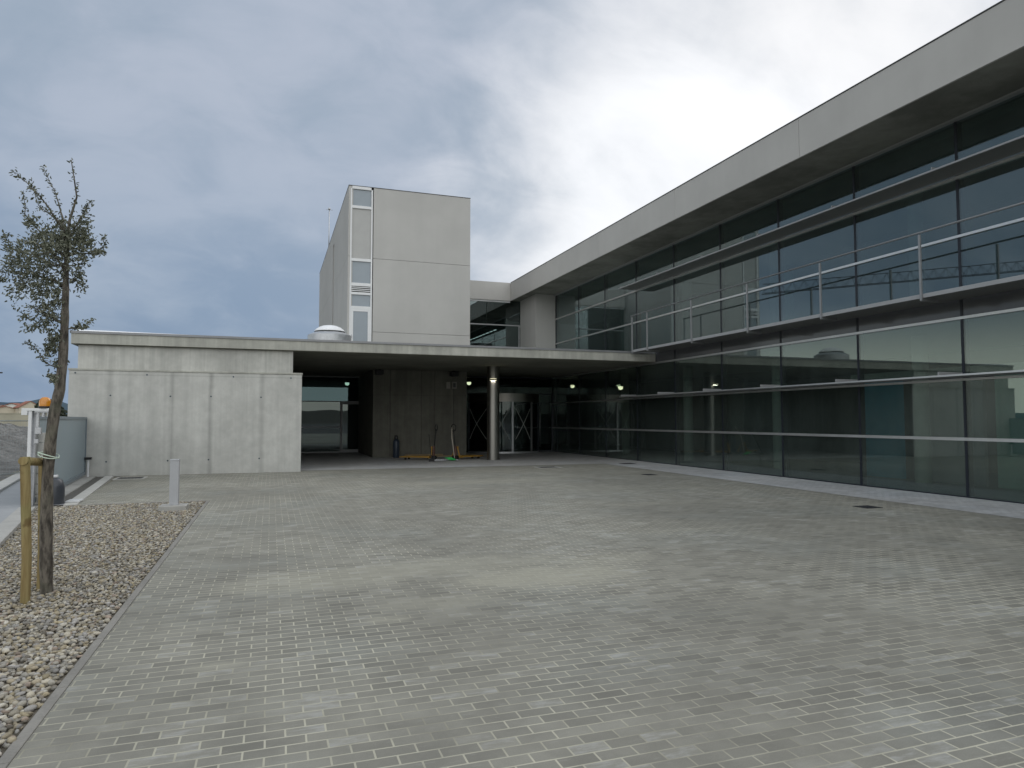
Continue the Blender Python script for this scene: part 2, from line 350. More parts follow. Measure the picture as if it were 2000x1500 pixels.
def pebm():
    m, nt = newmat('river_pebbles'); t = NT(nt)
    c = t.n('ShaderNodeAttribute', attribute_name='tone').outputs['Color']
    n = t.noise(t.pos(), 120, 3)
    c = t.mix(t.mapr(n, .3, .7, 0, .45), c, t.mix(1.0, c, (0.55, 0.52, 0.48), 'MULTIPLY'))
    t.out(t.bsdf(c, 0.7, 0, t.bump(n, 0.3, 0.003), 0.35)); return m
M['pebble'] = pebm()
def groundm():
    m, nt = newmat('bare_site_ground'); t = NT(nt); p = t.pos()
    a = t.noise(p, 0.05, 6, 0.6); b = t.noise(p, 1.5, 5)
    c = t.mix(t.mapr(a, .4, .6), (0.20, 0.185, 0.15), (0.085, 0.10, 0.05))
    c = t.mix(t.mapr(b, .3, .7, 0, .5), c, (0.24, 0.225, 0.195))
    t.out(t.bsdf(c, 0.95, 0, t.bump(b, 0.4, 0.05), 0.2)); return m
M['ground'] = groundm()
def rubblem():
    m, nt = newmat('grey_earth_rubble'); t = NT(nt); p = t.pos()
    a = t.noise(p, 0.9, 6, 0.7); b = t.noise(p, 7, 5, 0.6)
    c = t.mix(t.mapr(a, .35, .65), (0.13, 0.13, 0.125), (0.27, 0.265, 0.255))
    c = t.mix(t.mapr(b, .35, .7, 0, .6), c, (0.065, 0.062, 0.058))
    t.out(t.bsdf(c, 0.95, 0, t.bump(b, 0.8, 0.08), 0.2)); return m
M['rubble'] = rubblem()
def hillm():
    m, nt = newmat('hazy_wooded_hills'); t = NT(nt); p = t.pos()
    a = t.noise(p, 0.004, 6, 0.65)  # distance haze is put into the blue of the hill colours
    t.out(t.bsdf(t.mix(t.mapr(a, .35, .65), (0.055, 0.085, 0.115), (0.085, 0.115, 0.135)), 1.0, 0, None, 0.0)); return m
M['hill'] = hillm()

# ================================================================ GROUND
def sheet(name, poly, z, mat, kind='structure'):
    b = MB(); b.add([(x, y, z) for x, y in poly], [tuple(range(len(poly)))])
    return tag(b.build(name, mat), kind=kind)
ring = MB(); N = 48
sheet('ground', [(7000*math.cos(2*math.pi*i/N), 7000*math.sin(2*math.pi*i/N)) for i in range(N)], -0.03, M['ground'])
XG = -1.22       # plaza edge along the gravel bed
def kx(y, off=0.0): return -3.28-0.183*(y-10.65)-off*1.017     # boundary line between bed and kerb
sheet('paving', [(XG+0.062, -14), (11.85, -14), (11.85, 23.42), (0.3, 23.42), (0.3, 23.2), (-4.15, 23.2), (-3.62, 15.36), (XG+0.062, 15.36)], 0.0, M['paver'])
sheet('pavement', [(11.85, -14), (14.2, -14), (14.2, 36.5), (-0.5, 36.5), (-0.5, 23.42), (11.85, 23.42)], 0.004, M['paverpale'])
# edging stones of the gravel bed
e = MB()
y = -6.0
while y < 15.3:
    L = min(1.0, 15.36-y)
    e.box(XG, XG+0.06, y+0.002, y+L-0.004, -0.1, 0.006+0.003*random.random()); y += 1.0
x = XG+0.0
while x > -3.6:
    e.box(max(x-1.0, -3.65)+0.004, x-0.004, 15.30, 15.40, -0.1, 0.014); x -= 1.0
tag(e.build('kerb_edging', M['edging'], bevel=0.004), kind='structure')
# gravel bed
sheet('gravel_bed', [(kx(-6), -6), (XG, -6), (XG, 15.3), (kx(15.3), 15.3)], -0.018, M['gravelbase'])
def gravel():
    t = (1+5**.5)/2
    iv = np.array([(-1, t, 0), (1, t, 0), (-1, -t, 0), (1, -t, 0), (0, -1, t), (0, 1, t), (0, -1, -t), (0, 1, -t), (t, 0, -1), (t, 0, 1), (-t, 0, -1), (-t, 0, 1)], float)
    iv /= np.linalg.norm(iv[0])
    fi = [(0, 11, 5), (0, 5, 1), (0, 1, 7), (0, 7, 10), (0, 10, 11), (1, 5, 9), (5, 11, 4), (11, 10, 2), (10, 7, 6), (7, 1, 8), (3, 9, 4), (3, 4, 2), (3, 2, 6), (3, 6, 8), (3, 8, 9), (4, 9, 5), (2, 4, 11), (6, 2, 10), (8, 6, 7), (9, 8, 1)]
    # one subdivision for the near stones
    vs = [tuple(v) for v in iv]; mid = {}; f2 = []
    def mp(a, b):
        k = (min(a, b), max(a, b))
        if k not in mid:
            w = (np.array(vs[a])+np.array(vs[b]))/2; w /= np.linalg.norm(w); vs.append(tuple(w)); mid[k] = len(vs)-1
        return mid[k]
    for a, b, c in fi:
        ab, bc, ca = mp(a, b), mp(b, c), mp(c, a); f2 += [(a, ab, ca), (b, bc, ab), (c, ca, bc), (ab, bc, ca)]
    hi = (np.array(vs), np.array(f2)); lo = (iv, np.array(fi))
    P = []
    for lay, (pitch, z) in enumerate(((0.036, -0.006), (0.052, 0.008))):
        for yy in np.arange(2.6, 15.28, pitch):
            x0 = max(kx(yy)+0.03, -0.36*yy-0.3)
            xs = np.arange(x0, XG-0.02, pitch)
            if len(xs): P.append(np.stack([xs+rng.normal(0, pitch*.3, len(xs)), np.full(len(xs), yy)+rng.normal(0, pitch*.3, len(xs)), np.full(len(xs), z)+rng.normal(0, .004, len(xs))], 1))
    P = np.concatenate(P); n = len(P)
    P[:, 0] = np.minimum(P[:, 0], XG-0.012); P[:, 1] = np.minimum(P[:, 1], 15.29)
    pal = np.array([(0.49, 0.45, 0.365), (0.385, 0.335, 0.245), (0.32, 0.305, 0.27), (0.56, 0.53, 0.46), (0.22, 0.195, 0.16), (0.40, 0.385, 0.365), (0.43, 0.37, 0.25), (0.36, 0.29, 0.235)])
    VV, FF, CC = [], [], []; off = 0
    for msh, sel in ((hi, P[:, 1] < 7.0), (lo, P[:, 1] >= 7.0)):
        Q = P[sel]; k = len(Q); bv, bf = msh
        sc = np.stack([rng.uniform(.012, .026, k), rng.uniform(.010, .019, k), rng.uniform(.008, .014, k)], 1)*np.clip(rng.lognormal(0, .22, k), .6, 1.7)[:, None]
        an = rng.uniform(0, 2*np.pi, k); ti = rng.normal(0, .3, k)
        v = bv[None]*sc[:, None]*(1+rng.normal(0, .07, (k, len(bv), 1)))
        v = np.stack([v[..., 0], v[..., 1]*np.cos(ti)[:, None]-v[..., 2]*np.sin(ti)[:, None], v[..., 1]*np.sin(ti)[:, None]+v[..., 2]*np.cos(ti)[:, None]], -1)
        v = np.stack([v[..., 0]*np.cos(an)[:, None]-v[..., 1]*np.sin(an)[:, None], v[..., 0]*np.sin(an)[:, None]+v[..., 1]*np.cos(an)[:, None], v[..., 2]], -1)+Q[:, None]
        VV.append(v.reshape(-1, 3)); FF.append((bf[None]+(np.arange(k)*len(bv))[:, None, None]).reshape(-1, 3)+off); off += k*len(bv)
        c = pal[rng.choice(len(pal), k, p=[.2, .16, .15, .14, .06, .14, .1, .05])]*rng.uniform(.58, 1.08, (k, 1))
        CC.append(np.repeat(np.concatenate([c, np.ones((k, 1))], 1), len(bv), 0))
    V = np.concatenate(VV); F = np.concatenate(FF); C4 = np.concatenate(CC)
    me = bpy.data.meshes.new('gravel'); me.vertices.add(len(V)); me.vertices.foreach_set('co', V.astype(np.float32).ravel())
    me.loops.add(F.size); me.loops.foreach_set('vertex_index', F.astype(np.int32).ravel())
    me.polygons.add(len(F)); me.polygons.foreach_set('loop_start', (np.arange(len(F))*3).astype(np.int32)); me.polygons.foreach_set('loop_total', np.full(len(F), 3, np.int32))
    me.polygons.foreach_set('use_smooth', np.ones(len(F), bool))
    at_ = me.color_attributes.new('tone', 'FLOAT_COLOR', 'POINT'); at_.data.foreach_set('color', C4.astype(np.float32).ravel())
    me.update(); me.validate(); me.materials.append(M['pebble'])
    o = bpy.data.objects.new('gravel', me); COL.objects.link(o); tag(o, kind='stuff')
gravel()
# kerb, channel and pale kerb along the site boundary
def band(name, o0, o1, z, mat, y0, y1, seg=None):
    b = MB(); yy = y0
    while yy < y1-1e-6:
        y2 = min(yy+(seg or 99), y1); g = 0.003 if seg else 0
        b.prism([(kx(yy+g, o1), yy+g), (kx(yy+g, o0), yy+g), (kx(y2-g, o0), y2-g), (kx(y2-g, o1), y2-g)], -0.1, z); yy = y2
    return tag(b.build(name, mat, bevel=0.008 if seg else 0), kind='structure')
band('kerb', 0.0, 0.26, 0.06, M['kerb'], -6, 14.9, 1.0)
band('sidewalk', 0.265, 0.98, 0.03, M['asph'], -6, 30)
band('kerb_pale', 0.985, 1.30, 0.09, M['kerbpale'], -6, 30, 1.0)
# gate track: pale strip, dark channel, pale strip
def gx(y): return -5.2+(23.9-y)*0.105
def gband(name, o0, o1, z, mat):
    tag(MB().prism([(gx(15.45)+o0, 15.45), (gx(15.45)+o1, 15.45), (gx(23.05)+o1, 23.05), (gx(23.05)+o0, 23.05)], -0.08, z).build(name, mat), kind='structure')
gband('gate_track_slab', -0.25, 0.32, 0.01, M['gateconc'])
gband('gate_track_channel', 0.32, 0.56, -0.012, M['track'])
gband('gate_track_edging', 0.56, 0.78, 0.016, M['kerbpale'])
# rubble terrain beyond the boundary
def rubble():
    b = MB(); nx, ny = 90, 110
    xs = np.linspace(-34, -5.4, nx); ys = np.linspace(14, 60, ny)
    from mathutils import noise as nz
    for j in range(ny):
        for i in range(nx):
            x, y = xs[i], ys[j]
            e0 = kx(y, 1.4)-x                      # distance outside the pale kerb
            ramp = min(max((e0-0.1)/4.5, 0), 1); ramp = ramp*ramp*(3-2*ramp)
            dep = min(max((y-18)/16, 0), 1)
            h = ramp*(0.35+1.25*dep)*(0.75+0.5*nz.noise((x*.2, y*.2, 1)))
            h += ramp*(0.42*nz.noise((x*.9, y*.9, 3))+0.26*nz.noise((x*2.1, y*2.1, 5))+0.12*nz.noise((x*5, y*5, 7)))
            b.v.append((x, y, h-0.025 if e0 > 0.1 else -0.04))
    for j in range(ny-1):
        for i in range(nx-1):
            a = j*nx+i; b.f.append((a, a+1, a+nx+1, a+nx)); b.mi.append(0)
    tag(b.build('terrain_rubble', M['rubble'], smooth=True), kind='structure')
rubble()
def hills():
    from mathutils import noise as nz
    b = MB(); n = 360
    for k in range(n):
        az = 2*math.pi*k/n; x, y = math.sin(az), math.cos(az)
        d = (math.degrees(az)+180) % 360-180
        el = 0.45+0.12*nz.noise((x*4, y*4, 0))+0.06*nz.noise((x*22, y*22, 3))
        el += 0.95*math.exp(-((d+22)/9)**2)+0.62*math.exp(-((d+14.7)/1.2)**2)
        r = 2600
        b.v += [(x*(r-500), y*(r-500), -1), (x*(r-150), y*(r-150), r*math.tan(R(el))*0.7), (x*r, y*r, r*math.tan(R(el))), (x*(r+700), y*(r+700), -1)]
    for k in range(n):
        a, c = 4*k, 4*((k+1) % n)
        for q in range(3): b.f.append((a+q, c+q, c+q+1, a+q+1)); b.mi.append(0)
    tag(b.build('hills', M['hill'], smooth=True), kind='structure')
hills()
def woods():      # dark wooded rise behind the viewpoint, seen only in reflections
    from mathutils import noise as nz
    b = MB(); n = 160
    for k in range(n+1):
        az = R(95+170*k/n); x, y = math.sin(az), math.cos(az); r = 420
        h = r*math.tan(R(1.0+0.5*nz.noise((x*6, y*6, 0))+0.22*nz.noise((x*40, y*40, 3))))
        b.v += [(x*(r-160), y*(r-160), -.5), (x*(r-20), y*(r-20), h*.8), (x*r, y*r, h), (x*(r+120), y*(r+120), -.5)]
    for k in range(n):
        a, c = 4*k, 4*(k+1)
        for q in range(3): b.f.append((a+q, a+q+1, c+q+1, c+q)); b.mi.append(0)
    tag(b.build('hills_wooded', simple('dark_woods', (0.03, 0.03, 0.02), 0.95, 0, 0.3, vs=0.05), smooth=True), kind='structure')
    sheet('added_dark_ground', [(-200, -260), (200, -260), (200, -14.5), (-200, -14.5)], -0.012, simple('dark_unseen_ground', (0.05, 0.05, 0.052), 0.9, 0, 0.15, vs=0.4))  # unseen dark ground sheet added to darken reflections in the entrance glass
woods()

# ================================================================ OFFICE BUILDING (right)
XF = 13.96
MUL = [24.59-2.785*k for k in range(-3, 13)]     # mullion lines, from 32.9 down to -8.8
YE, Y0 = 33.86, MUL[-1]
ob = thing('office_building', 'long two storey grey building with a glass curtain wall and deep overhanging roof', 'building')
edges = [YE]+MUL
for a, c in zip(edges[:-1], edges[1:]):
    y1, y0 = a-0.028, c+0.028
    lo = MB()
    for z0, z1 in ((0.03, 1.205), (1.275, 2.49), (2.56, 3.80)): lo.box(XF, XF+0.024, y0, y1, z0, z1)
    lo.build('window', M['glass'], ob)
    hi = MB()
    for z0, z1 in ((4.30, 5.575), (5.635, 6.88), (6.94, 8.17)): hi.box(XF, XF+0.024, y0, y1, z0, z1)
    hi.build('window', M['glassup'], ob)
    MB().box(XF+0.003, XF+0.05, y0, y1, 3.87, 4.27).build('spandrel_panel', M['spandrel'], ob)
for y in MUL:
    MB().box(XF-0.008, XF+0.15, y-0.03, y+0.03, 0.02, 8.17).build('mullion', M['darkframe'], ob)
for z, h, pr in ((1.24, 0.033, 0.05), (2.512, 0.026, 0.045), (3.835, 0.03, 0.045), (5.605, 0.028, 0.045), (6.89, 0.03, 0.05)):
    MB().box(XF-pr, XF+0.12, Y0, YE, z-h, z+h).build('transom', M['alu'], ob)
MB().box(XF-0.02, XF+0.12, Y0, YE, 0.0, 0.028).build('base_rail', M['darkframe'], ob)
MB().box(XF-0.03, XF+0.12, Y0, YE, 4.272, 4.298).build('floor_rail', M['darkframe'], ob)
MB().box(XF-0.12, XF+0.12, Y0, YE, 8.135, 8.18).build('head_rail', M['alumatt'], ob)
XA = 12.25
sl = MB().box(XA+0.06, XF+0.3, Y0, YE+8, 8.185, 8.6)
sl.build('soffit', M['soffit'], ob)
ys = [35.28, 30.16, 24.59, 19.02, 13.45, 7.88, 2.31, -3.26, -8.8]
for a, c in zip(ys[:-1], ys[1:]):
    MB().box(XA, XA+0.052, c+0.006, a-0.006, 8.15, 9.135).build('fascia_panel', M['fascia'], ob)
MB().box(XA-0.012, 26, Y0, 35.26, 9.141, 9.165).build('roof', M['darkflash'], ob)
MB().box(XA+0.056, 26, Y0, YE+8, 8.602, 9.135).build('roof_slab', M['darkroom'], ob)
# interior: floors, ceilings, back walls, partitions, columns
MB().box(XF+0.16, 25.8, Y0, 44, -0.05, 0.012).build('interior_floor', M['roomfloor'], ob)
MB().box(XF+0.16, 25.8, Y0, YE+8, 3.86, 4.25).build('floor_slab', M['roomceil'], ob)
MB().box(XF+0.31, 25.8, Y0, YE+8, 8.0, 8.18).build('interior_ceiling', M['roomceil'], ob)
MB().box(21.0, 21.2, Y0, YE+8, 0.013, 3.859).build('interior_wall', M['darkroom'], ob)
MB().box(20.0, 20.2, Y0, YE+8, 4.251, 7.999).build('interior_wall', M['roomupper'], ob)
MB().box(XF+0.16, 25.8, Y0-0.3, Y0, 0, 8.6).build('end_wall', M['clad'], ob)
MB().box(XF+0.2, 25.8, 43.9, 44, 0, 8.6).build('end_wall', M['darkroom'], ob)
MB().box(XF+0.2, 25.8, YE+8.01, 43.89, 3.86, 4.0).build('floor_slab', M['roomceil'], ob)
MB().box(25.81, 26.0, Y0, 44, 0, 8.6).build('rear_wall', M['clad'], ob)
for y0, y1, mt in ((14.45, 15.95, 'teal'), (12.2, 14.2, 'mauve'), (8.2, 11.9, 'greenp'), (19.6, 22.2, 'darkroom'), (4.2, 8.0, 'mauve')):
    MB().box(16.6, 16.7, y0, y1, 0.013, 2.75).build('partition', M[mt], ob)
MB().box(16.59, 16.71, 14.2, 14.449, 0.013, 2.75).build('partition_post', M['darkframe'], ob)
MB().box(16.5, 16.8, 4, 16.2, 2.76, 3.0).build('partition_head', M['roomceil'], ob)
for y in (29.5, 24.2, 18.9, 13.5, 8.1):
    MB().lathe((16.1, y, 0.013), [(0.19, 0), (0.19, 3.84)], 20).build('interior_column', M['roomceil'], ob, smooth=True)
    MB().lathe((16.1, y, 4.252), [(0.19, 0), (0.19, 3.74)], 20).build('interior_column', M['roomceil'], ob, smooth=True)
for y0, y1, mt in ((19.2, 20.3, 'greenp'), (26.5, 29.5, 'teal'), (10.0, 12.6, 'mauve')):
    MB().box(17.0, 17.1, y0, y1, 4.252, 6.9).build('partition', M[mt], ob)
# sunshade blades
for z, yend in ((6.885, 24.62), (2.505, 24.62)):
    z += 0.045; b = MB().box(13.19, XF-0.06, Y0, yend, z, z+0.022, 0)
    b.box(13.16, 13.189, Y0, yend, z-0.006, z+0.03, 1)
    sh = b.build('sunshade', [M['blade'], M['alu'] if z < 4 else M['alumatt']], ob)
    for y in MUL:
        if y < 25:
            w = MB().box(13.22, XF-0.05, y-0.012, y+0.012, z+0.031, z+0.11)
            w.build('bracket', M['alumatt'], sh)
# maintenance walkway with handrail
b = MB().box(12.87, XF-0.04, Y0, 22.95, 4.225, 4.262, 0)
b.box(12.835, 12.869, Y0, 22.95, 4.20, 4.285, 1)
wk = b.build('walkway', [M['blade'], M['alumatt']], ob)
for y in [22.9]+[m for m in MUL if m < 22.5]:
    p = MB().box(12.79, 12.834, y-0.022, y+0.022, 4.14, 5.54)
    p.box(12.80, 13.3, y-0.012, y+0.012, 4.13, 4.199)
    p.build('post', M['rail'], wk, bevel=0.004)
MB().tube([(12.81, 22.98, 5.58), (12.81, Y0, 5.58)], 0.022, 10).build('handrail', M['rail'], wk, smooth=True)

# ================================================================ REAR WING (behind the roof terrace)
rw = thing('rear_wing', 'set back upper wing with dark glazing between the tower and the long roof', 'building')
MB().box(8.62, XA-0.006, 35.28, 35.34, 8.15, 9.14).build('fascia_panel', M['fascia'], rw)
MB().box(8.62, XA+0.05, 35.345, 42, 8.62, 9.13).build('roof', M['darkroom'], rw)
MB().box(8.62, XA+0.05, 35.42, 42, 8.19, 8.60).build('ceiling', M['roomceil'], rw)
MB().box(12.84, XF-0.02, 33.0, 35.36, 4.21, 8.18).build('wall', M['clad'], rw)
for x0, x1, z0, z1 in ((8.66, 10.9, 6.85, 8.06), (10.93, 13.6, 6.85, 8.17), (8.66, 12.74, 4.25, 6.78)):
    MB().box(x0, x1, 35.42, 35.444, z0, z1).build('window', M['glassdoor'], rw)
MB().box(8.63, XA, 35.36, 35.435, 8.06, 8.145).build('transom', M['whiteframe'], rw)
MB().box(8.63, 13.7, 35.38, 35.47, 6.785, 6.845).build('transom', M['alumatt'], rw)
dr = MB().box(12.75, 12.81, 35.38, 35.47, 4.2, 6.78).box(12.815, 13.7, 35.38, 35.47, 6.71, 6.78).build('door', M['alumatt'], rw)
MB().box(12.82, 13.69, 35.425, 35.445, 4.22, 6.70).build('pane', M['glassdoor'], dr)
MB().box(8.4, 14.1, 41.8, 42, 4.2, 8.18).build('back_wall', M['darkroom'], rw)
MB().box(8.4, 13.95, 36.51, 41.8, 3.9, 4.19).build('floor', M['roomfloor'], rw)
for k in range(8):
    y = 36.0+k*0.7
    o = MB().box(11.6, 11.68, y, y+0.4, 6.62, 6.64, 0).box(11.585, 11.695, y-0.015, y+0.415, 6.6401, 6.68, 1).tube([(11.64, y+0.2, 6.68), (11.64, y+0.2, 8.19)], 0.008, 5, 1).build('ceiling_light', [M['led'], M['blade']])
    tag(o, 'one of the lit slim ceiling lights in a row behind the dark upper glazing', 'ceiling light', 'row of lit ceiling lights in the rear wing')

# ================================================================ TOWER
tw = thing('stair_tower', 'tall windowless grey tower block with a white framed window strip at its corner', 'tower', loc=(5.8, 40, 4.2))
def part(o, root=tw): return keep(o, root)
YT = 30.5; TX0, TX1, TZ = 3.05, 8.60, 11.97
for z0, z1 in ((4.21, 5.52), (5.534, 8.79), (8.804, TZ)):
    part(MB().box(4.14, TX1, YT, 35.2, z0, z1).build('concrete_panel', M['clad']))
part(MB().box(TX0+0.2, TX1-0.01, 30.9, 49.9, 4.21, TZ-0.02).build('core', M['clad']))
part(MB().box(TX0-0.01, TX1+0.01, YT-0.01, 50.0, TZ, TZ+0.03).build('roof_flashing', M['darkflash']))
for z0, z1 in ((4.21, 8.83), (8.845, TZ-0.002)):
    b = MB().box(TX0, TX0+0.19, YT+0.005, 37.9, z0, z1)
    b.box(TX0, TX0+0.19, 38.55, 50.0, z0, z1)
    part(b.build('side_wall', M['clad']))
part(MB().box(TX0+0.10, TX0+0.19, 37.9, 38.55, 4.25, 11.2).build('slit_window', M['darkframe']))
part(MB().box(TX0, TX0+0.19, 37.9, 38.55, 11.2, TZ-0.002).build('side_wall', M['clad']))
fx0, fx1 = TX0+0.08, 4.10
fr = MB().box(fx0, fx0+0.065, YT-0.02, YT+0.10, 4.21, 11.86).box(fx1-0.065, fx1, YT-0.02, YT+0.10, 4.21, 11.86)
for z0, z1 in ((11.84, TZ-0.003), (10.98, 11.10), (8.62, 8.74), (7.52, 7.66), (7.14, 7.25), (6.50, 6.63)):
    fr.box(fx0+0.0655, fx1-0.0655, YT-0.021, YT+0.10, z0, z1)
fr = part(fr.build('window_frame', M['whiteframe'], bevel=0.006))
def pane(z0, z1, mt): part(MB().box(fx0+0.06, fx1-0.06, YT+0.04, YT+0.06, z0, z1).build('pane', M[mt]), tw)
pane(11.10, 11.84, 'frost'); pane(8.74, 10.98, 'greypanel'); pane(7.66, 8.62, 'frost'); pane(6.63, 7.14, 'frost')
lv = MB().box(fx0+0.066, fx1-0.066, YT+0.06, YT+0.075, 7.25, 7.52, 1)
for k in range(3): lv.box(fx0+0.066, fx1-0.066, YT-0.015, YT+0.03, 7.295+k*0.078, 7.33+k*0.078, 0)
part(lv.build('louvre', [M['whiteframe'], M['black']]))
td = MB().box(fx0+0.066, fx0+0.17, YT-0.02, YT+0.06, 4.21, 6.50).box(fx1-0.17, fx1-0.066, YT-0.02, YT+0.06, 4.21, 6.50).box(fx0+0.171, fx1-0.171, YT-0.02, YT+0.06, 6.40, 6.50)
td = part(td.build('door', M['whiteframe'], bevel=0.005))
part(MB().box(fx0+0.16, fx1-0.16, YT+0.0, YT+0.02, 4.24, 6.41).build('door_panel', M['frost']))
part(MB().tube([(fx0+0.11, YT-0.05, 5.2), (fx0+0.11, YT-0.05, 5.38)], 0.012, 8).build('door_handle', M['galv']))
am = MB().tube([(3.25, 44.5, 12.0), (3.25, 44.5, 15.0)], 0.03, 8)
am.lathe((3.25, 44.5, 15.05), [(0.0, -0.09), (0.06, -0.06), (0.09, 0), (0.06, 0.06), (0, 0.09)], 10)
am.box(3.05, 3.45, 44.49, 44.51, 14.97, 14.99)
tag(am.build('lightning_rod', M['galv'], smooth=True), 'thin lightning rod with a small ball tip on the tower roof', 'antenna')

# ================================================================ ENTRANCE CANOPY + WALLS
cn = thing('entrance_canopy', 'long flat concrete roof slab sheltering the entrance', 'canopy')
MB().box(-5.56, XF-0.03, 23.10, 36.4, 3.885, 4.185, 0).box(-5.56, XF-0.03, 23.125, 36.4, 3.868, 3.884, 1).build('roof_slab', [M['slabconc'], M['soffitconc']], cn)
MB().box(-5.59, XF-0.05, 23.07, 23.17, 4.187, 4.255).build('edge_flashing', M['flash'], cn)
MB().box(-5.59, -5.50, 23.171, 36.3, 4.187, 4.255).build('edge_flashing', M['flash'], cn)
MB().add([(-5.49, 23.18, 4.19), (1.3, 23.18, 4.19), (1.3, 23.45, 4.255), (-5.49, 23.45, 4.335), (-5.49, 23.6, 4.19), (1.3, 23.6, 4.19), (1.3, 23.6, 4.255), (-5.49, 23.6, 4.335)],
         [(0, 1, 2, 3), (5, 4, 7, 6), (3, 2, 6, 7), (0, 3, 7, 4), (1, 5, 6, 2)]).build('roof_membrane', M['white'], cn)
uw = MB().box(-5.40, 0.63, 23.235, 23.75, 0, 3.866).box(-5.40, -5.12, 23.751, 36, 0, 3.866).box(0.35, 0.63, 23.751, 35.75, 0, 3.866)
tag(uw.build('support_wall', M['upconc'], bevel=0.008), 'raised concrete wall band set back directly beneath the canopy slab', 'wall')
cw = thing('concrete_wall', 'low free standing cast concrete wall with form tie holes beside the entrance', 'wall', loc=(-2.3, 23.2, 0))
wall = keep(MB().box(-5.58, 0.91, 23.08, 23.234, -0.02, 3.095).build('wall', M['wallconc'], bevel=0.01), cw)
keep(MB().box(-5.60, 0.93, 23.062, 23.234, 3.097, 3.155).build('coping', M['slabconc'], bevel=0.008), cw)
for hx, hz in ((-5.42, 3.02), (-3.55, 3.0), (-1.14, 2.99), (0.57, 2.985), (-4.50, 2.37), (-2.90, 2.36), (-1.77, 2.37), (-0.32, 2.36), (-4.56, 0.42), (-2.93, 0.42), (-1.80, 0.43), (-0.34, 0.44)):
    q = MB(); o_ = [(hx+0.028*math.cos(a), 23.0785, hz+0.028*math.sin(a)) for a in [2*math.pi*i/12 for i in range(12)]]
    i_ = [(hx+0.018*math.cos(a), 23.0785, hz+0.018*math.sin(a)) for a in [2*math.pi*i/12 for i in range(12)]]
    q.add(o_+i_, [(i, (i+1) % 12, 12+(i+1) % 12, 12+i) for i in range(12)], 0); q.add(i_, [tuple(range(12))], 1)
    keep(q.build('tie_hole', [M['gatedark'], M['black']]), cw)
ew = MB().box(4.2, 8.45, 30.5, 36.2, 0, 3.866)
tag(ew.build('entrance_wall', M['shadeconc'], bevel=0.008), 'shaded concrete wall under the canopy left of the revolving door', 'wall')

# glazed side entrance in the recess
ge = thing('glazed_side_entrance', 'aluminium framed glass door and window in the recess left of the shaded wall', 'glass door', loc=(2.5, 35.8, 0))
GY = 35.8
f = MB()
for x0, x1, z0, z1 in ((0.64, 4.95, 2.555, 2.60), (0.64, 3.30, 1.265, 1.305), (0.64, 4.95, 0.0, 0.06), (0.64, 4.95, 3.80, 3.86), (4.44, 4.50, 0.061, 2.554)):
    f.box(x0, x1, GY-0.03, GY+0.05, z0, z1)
keep(f.build('frame', M['alumatt']), ge)
for z0, z1 in ((0.06, 1.265), (1.305, 2.555), (2.60, 3.80)):
    keep(MB().box(0.64, 3.28 if z1 < 2.6 else 4.95, GY, GY+0.02, z0, z1).build('window', M['glasstop' if z0 > 2.5 else 'glassdoor']), ge)
d = MB().box(3.30, 3.40, GY-0.035, GY+0.05, 0.06, 2.55).box(4.34, 4.44, GY-0.035, GY+0.05, 0.06, 2.55).box(3.4005, 4.3395, GY-0.035, GY+0.05, 2.44, 2.55).box(3.4005, 4.3395, GY-0.035, GY+0.05, 0.06, 0.16)
d = keep(d.build('door', M['alumatt'], bevel=0.004), ge)
keep(MB().box(3.39, 4.35, GY, GY+0.02, 0.15, 2.45).build('door_pane', M['glassdoor']), ge)
keep(MB().box(-1, 5.2, 39.8, 40, 0, 3.9).build('back_wall', M['darkroom']), ge)
keep(MB().box(0.3, 5.2, GY+0.06, 39.8, 3.868, 4.0).build('ceiling', M['darkroom']), ge)
keep(MB().box(0.3, 0.36, GY+0.0, 39.8, 0, 3.86).build('side_wall', M['darkroom']), ge)
keep(MB().box(5.1, 5.16, GY+0.5, 39.8, 0, 3.86).build('side_wall', M['darkroom']), ge)
keep(MB().box(0.3, 5.2, 36.52, 39.8, -0.02, 0.0).build('floor', M['roomfloor']), ge)

# lobby glass wall with revolving door
LY = 33.45; CX, CY, CR = 11.2, 33.5, 1.85
lb = thing('lobby_glass_wall', 'dark framed glass wall of the lobby either side of the revolving door', 'glass wall', loc=(11.2, LY, 0))
f = MB()
for x0, x1, z0, z1 in ((8.46, 13.95, 2.95, 3.02), (8.46, 13.95, 3.78, 3.86), (8.46, 8.54, 0, 2.949), (13.06, 13.14, 0, 2.949), (13.88, 13.95, 0, 2.949), (13.141, 13.879, 0, 0.08)):
    f.box(x0, x1, LY-0.04, LY+0.04, z0, z1)
keep(f.build('frame', M['darkframe']), lb)
keep(MB().box(8.54, 13.9, LY-0.01, LY+0.01, 3.02, 3.78).build('window', M['glasslobby']), lb)
keep(MB().box(8.54, CX-CR, LY-0.01, LY+0.01, 0.02, 2.95).build('window', M['glasslobby']), lb)
sd = keep(MB().box(13.14, 13.88, LY-0.01, LY+0.01, 0.08, 2.95).build('door', M['glasslobby']), lb)
keep(MB().tube([(13.2, LY-0.09, 0.25), (13.2, LY-0.09, 2.55)], 0.02, 8).build('door_handle', M['galv'], smooth=True), lb)
keep(MB().box(8.46, XF+0.1, 43.8, 44, 0, 3.9).build('back_wall', M['darkroom']), lb)
keep(MB().box(8.30, 8.455, LY, 43.8, 0, 3.86).build('side_wall', M['darkroom']), lb)
keep(MB().box(8.46, XF+0.1, 36.52, 43.8, -0.02, 0.0).build('floor', M['roomfloor']), lb)
keep(MB().box(8.46, XF+0.1, 36.41, 43.8, 3.868, 3.89).build('ceiling', M['roomceil']), lb)
rd = thing('revolving_door', 'round revolving door drum with steel band and taped glass', 'revolving door', loc=(CX, CY, 0))
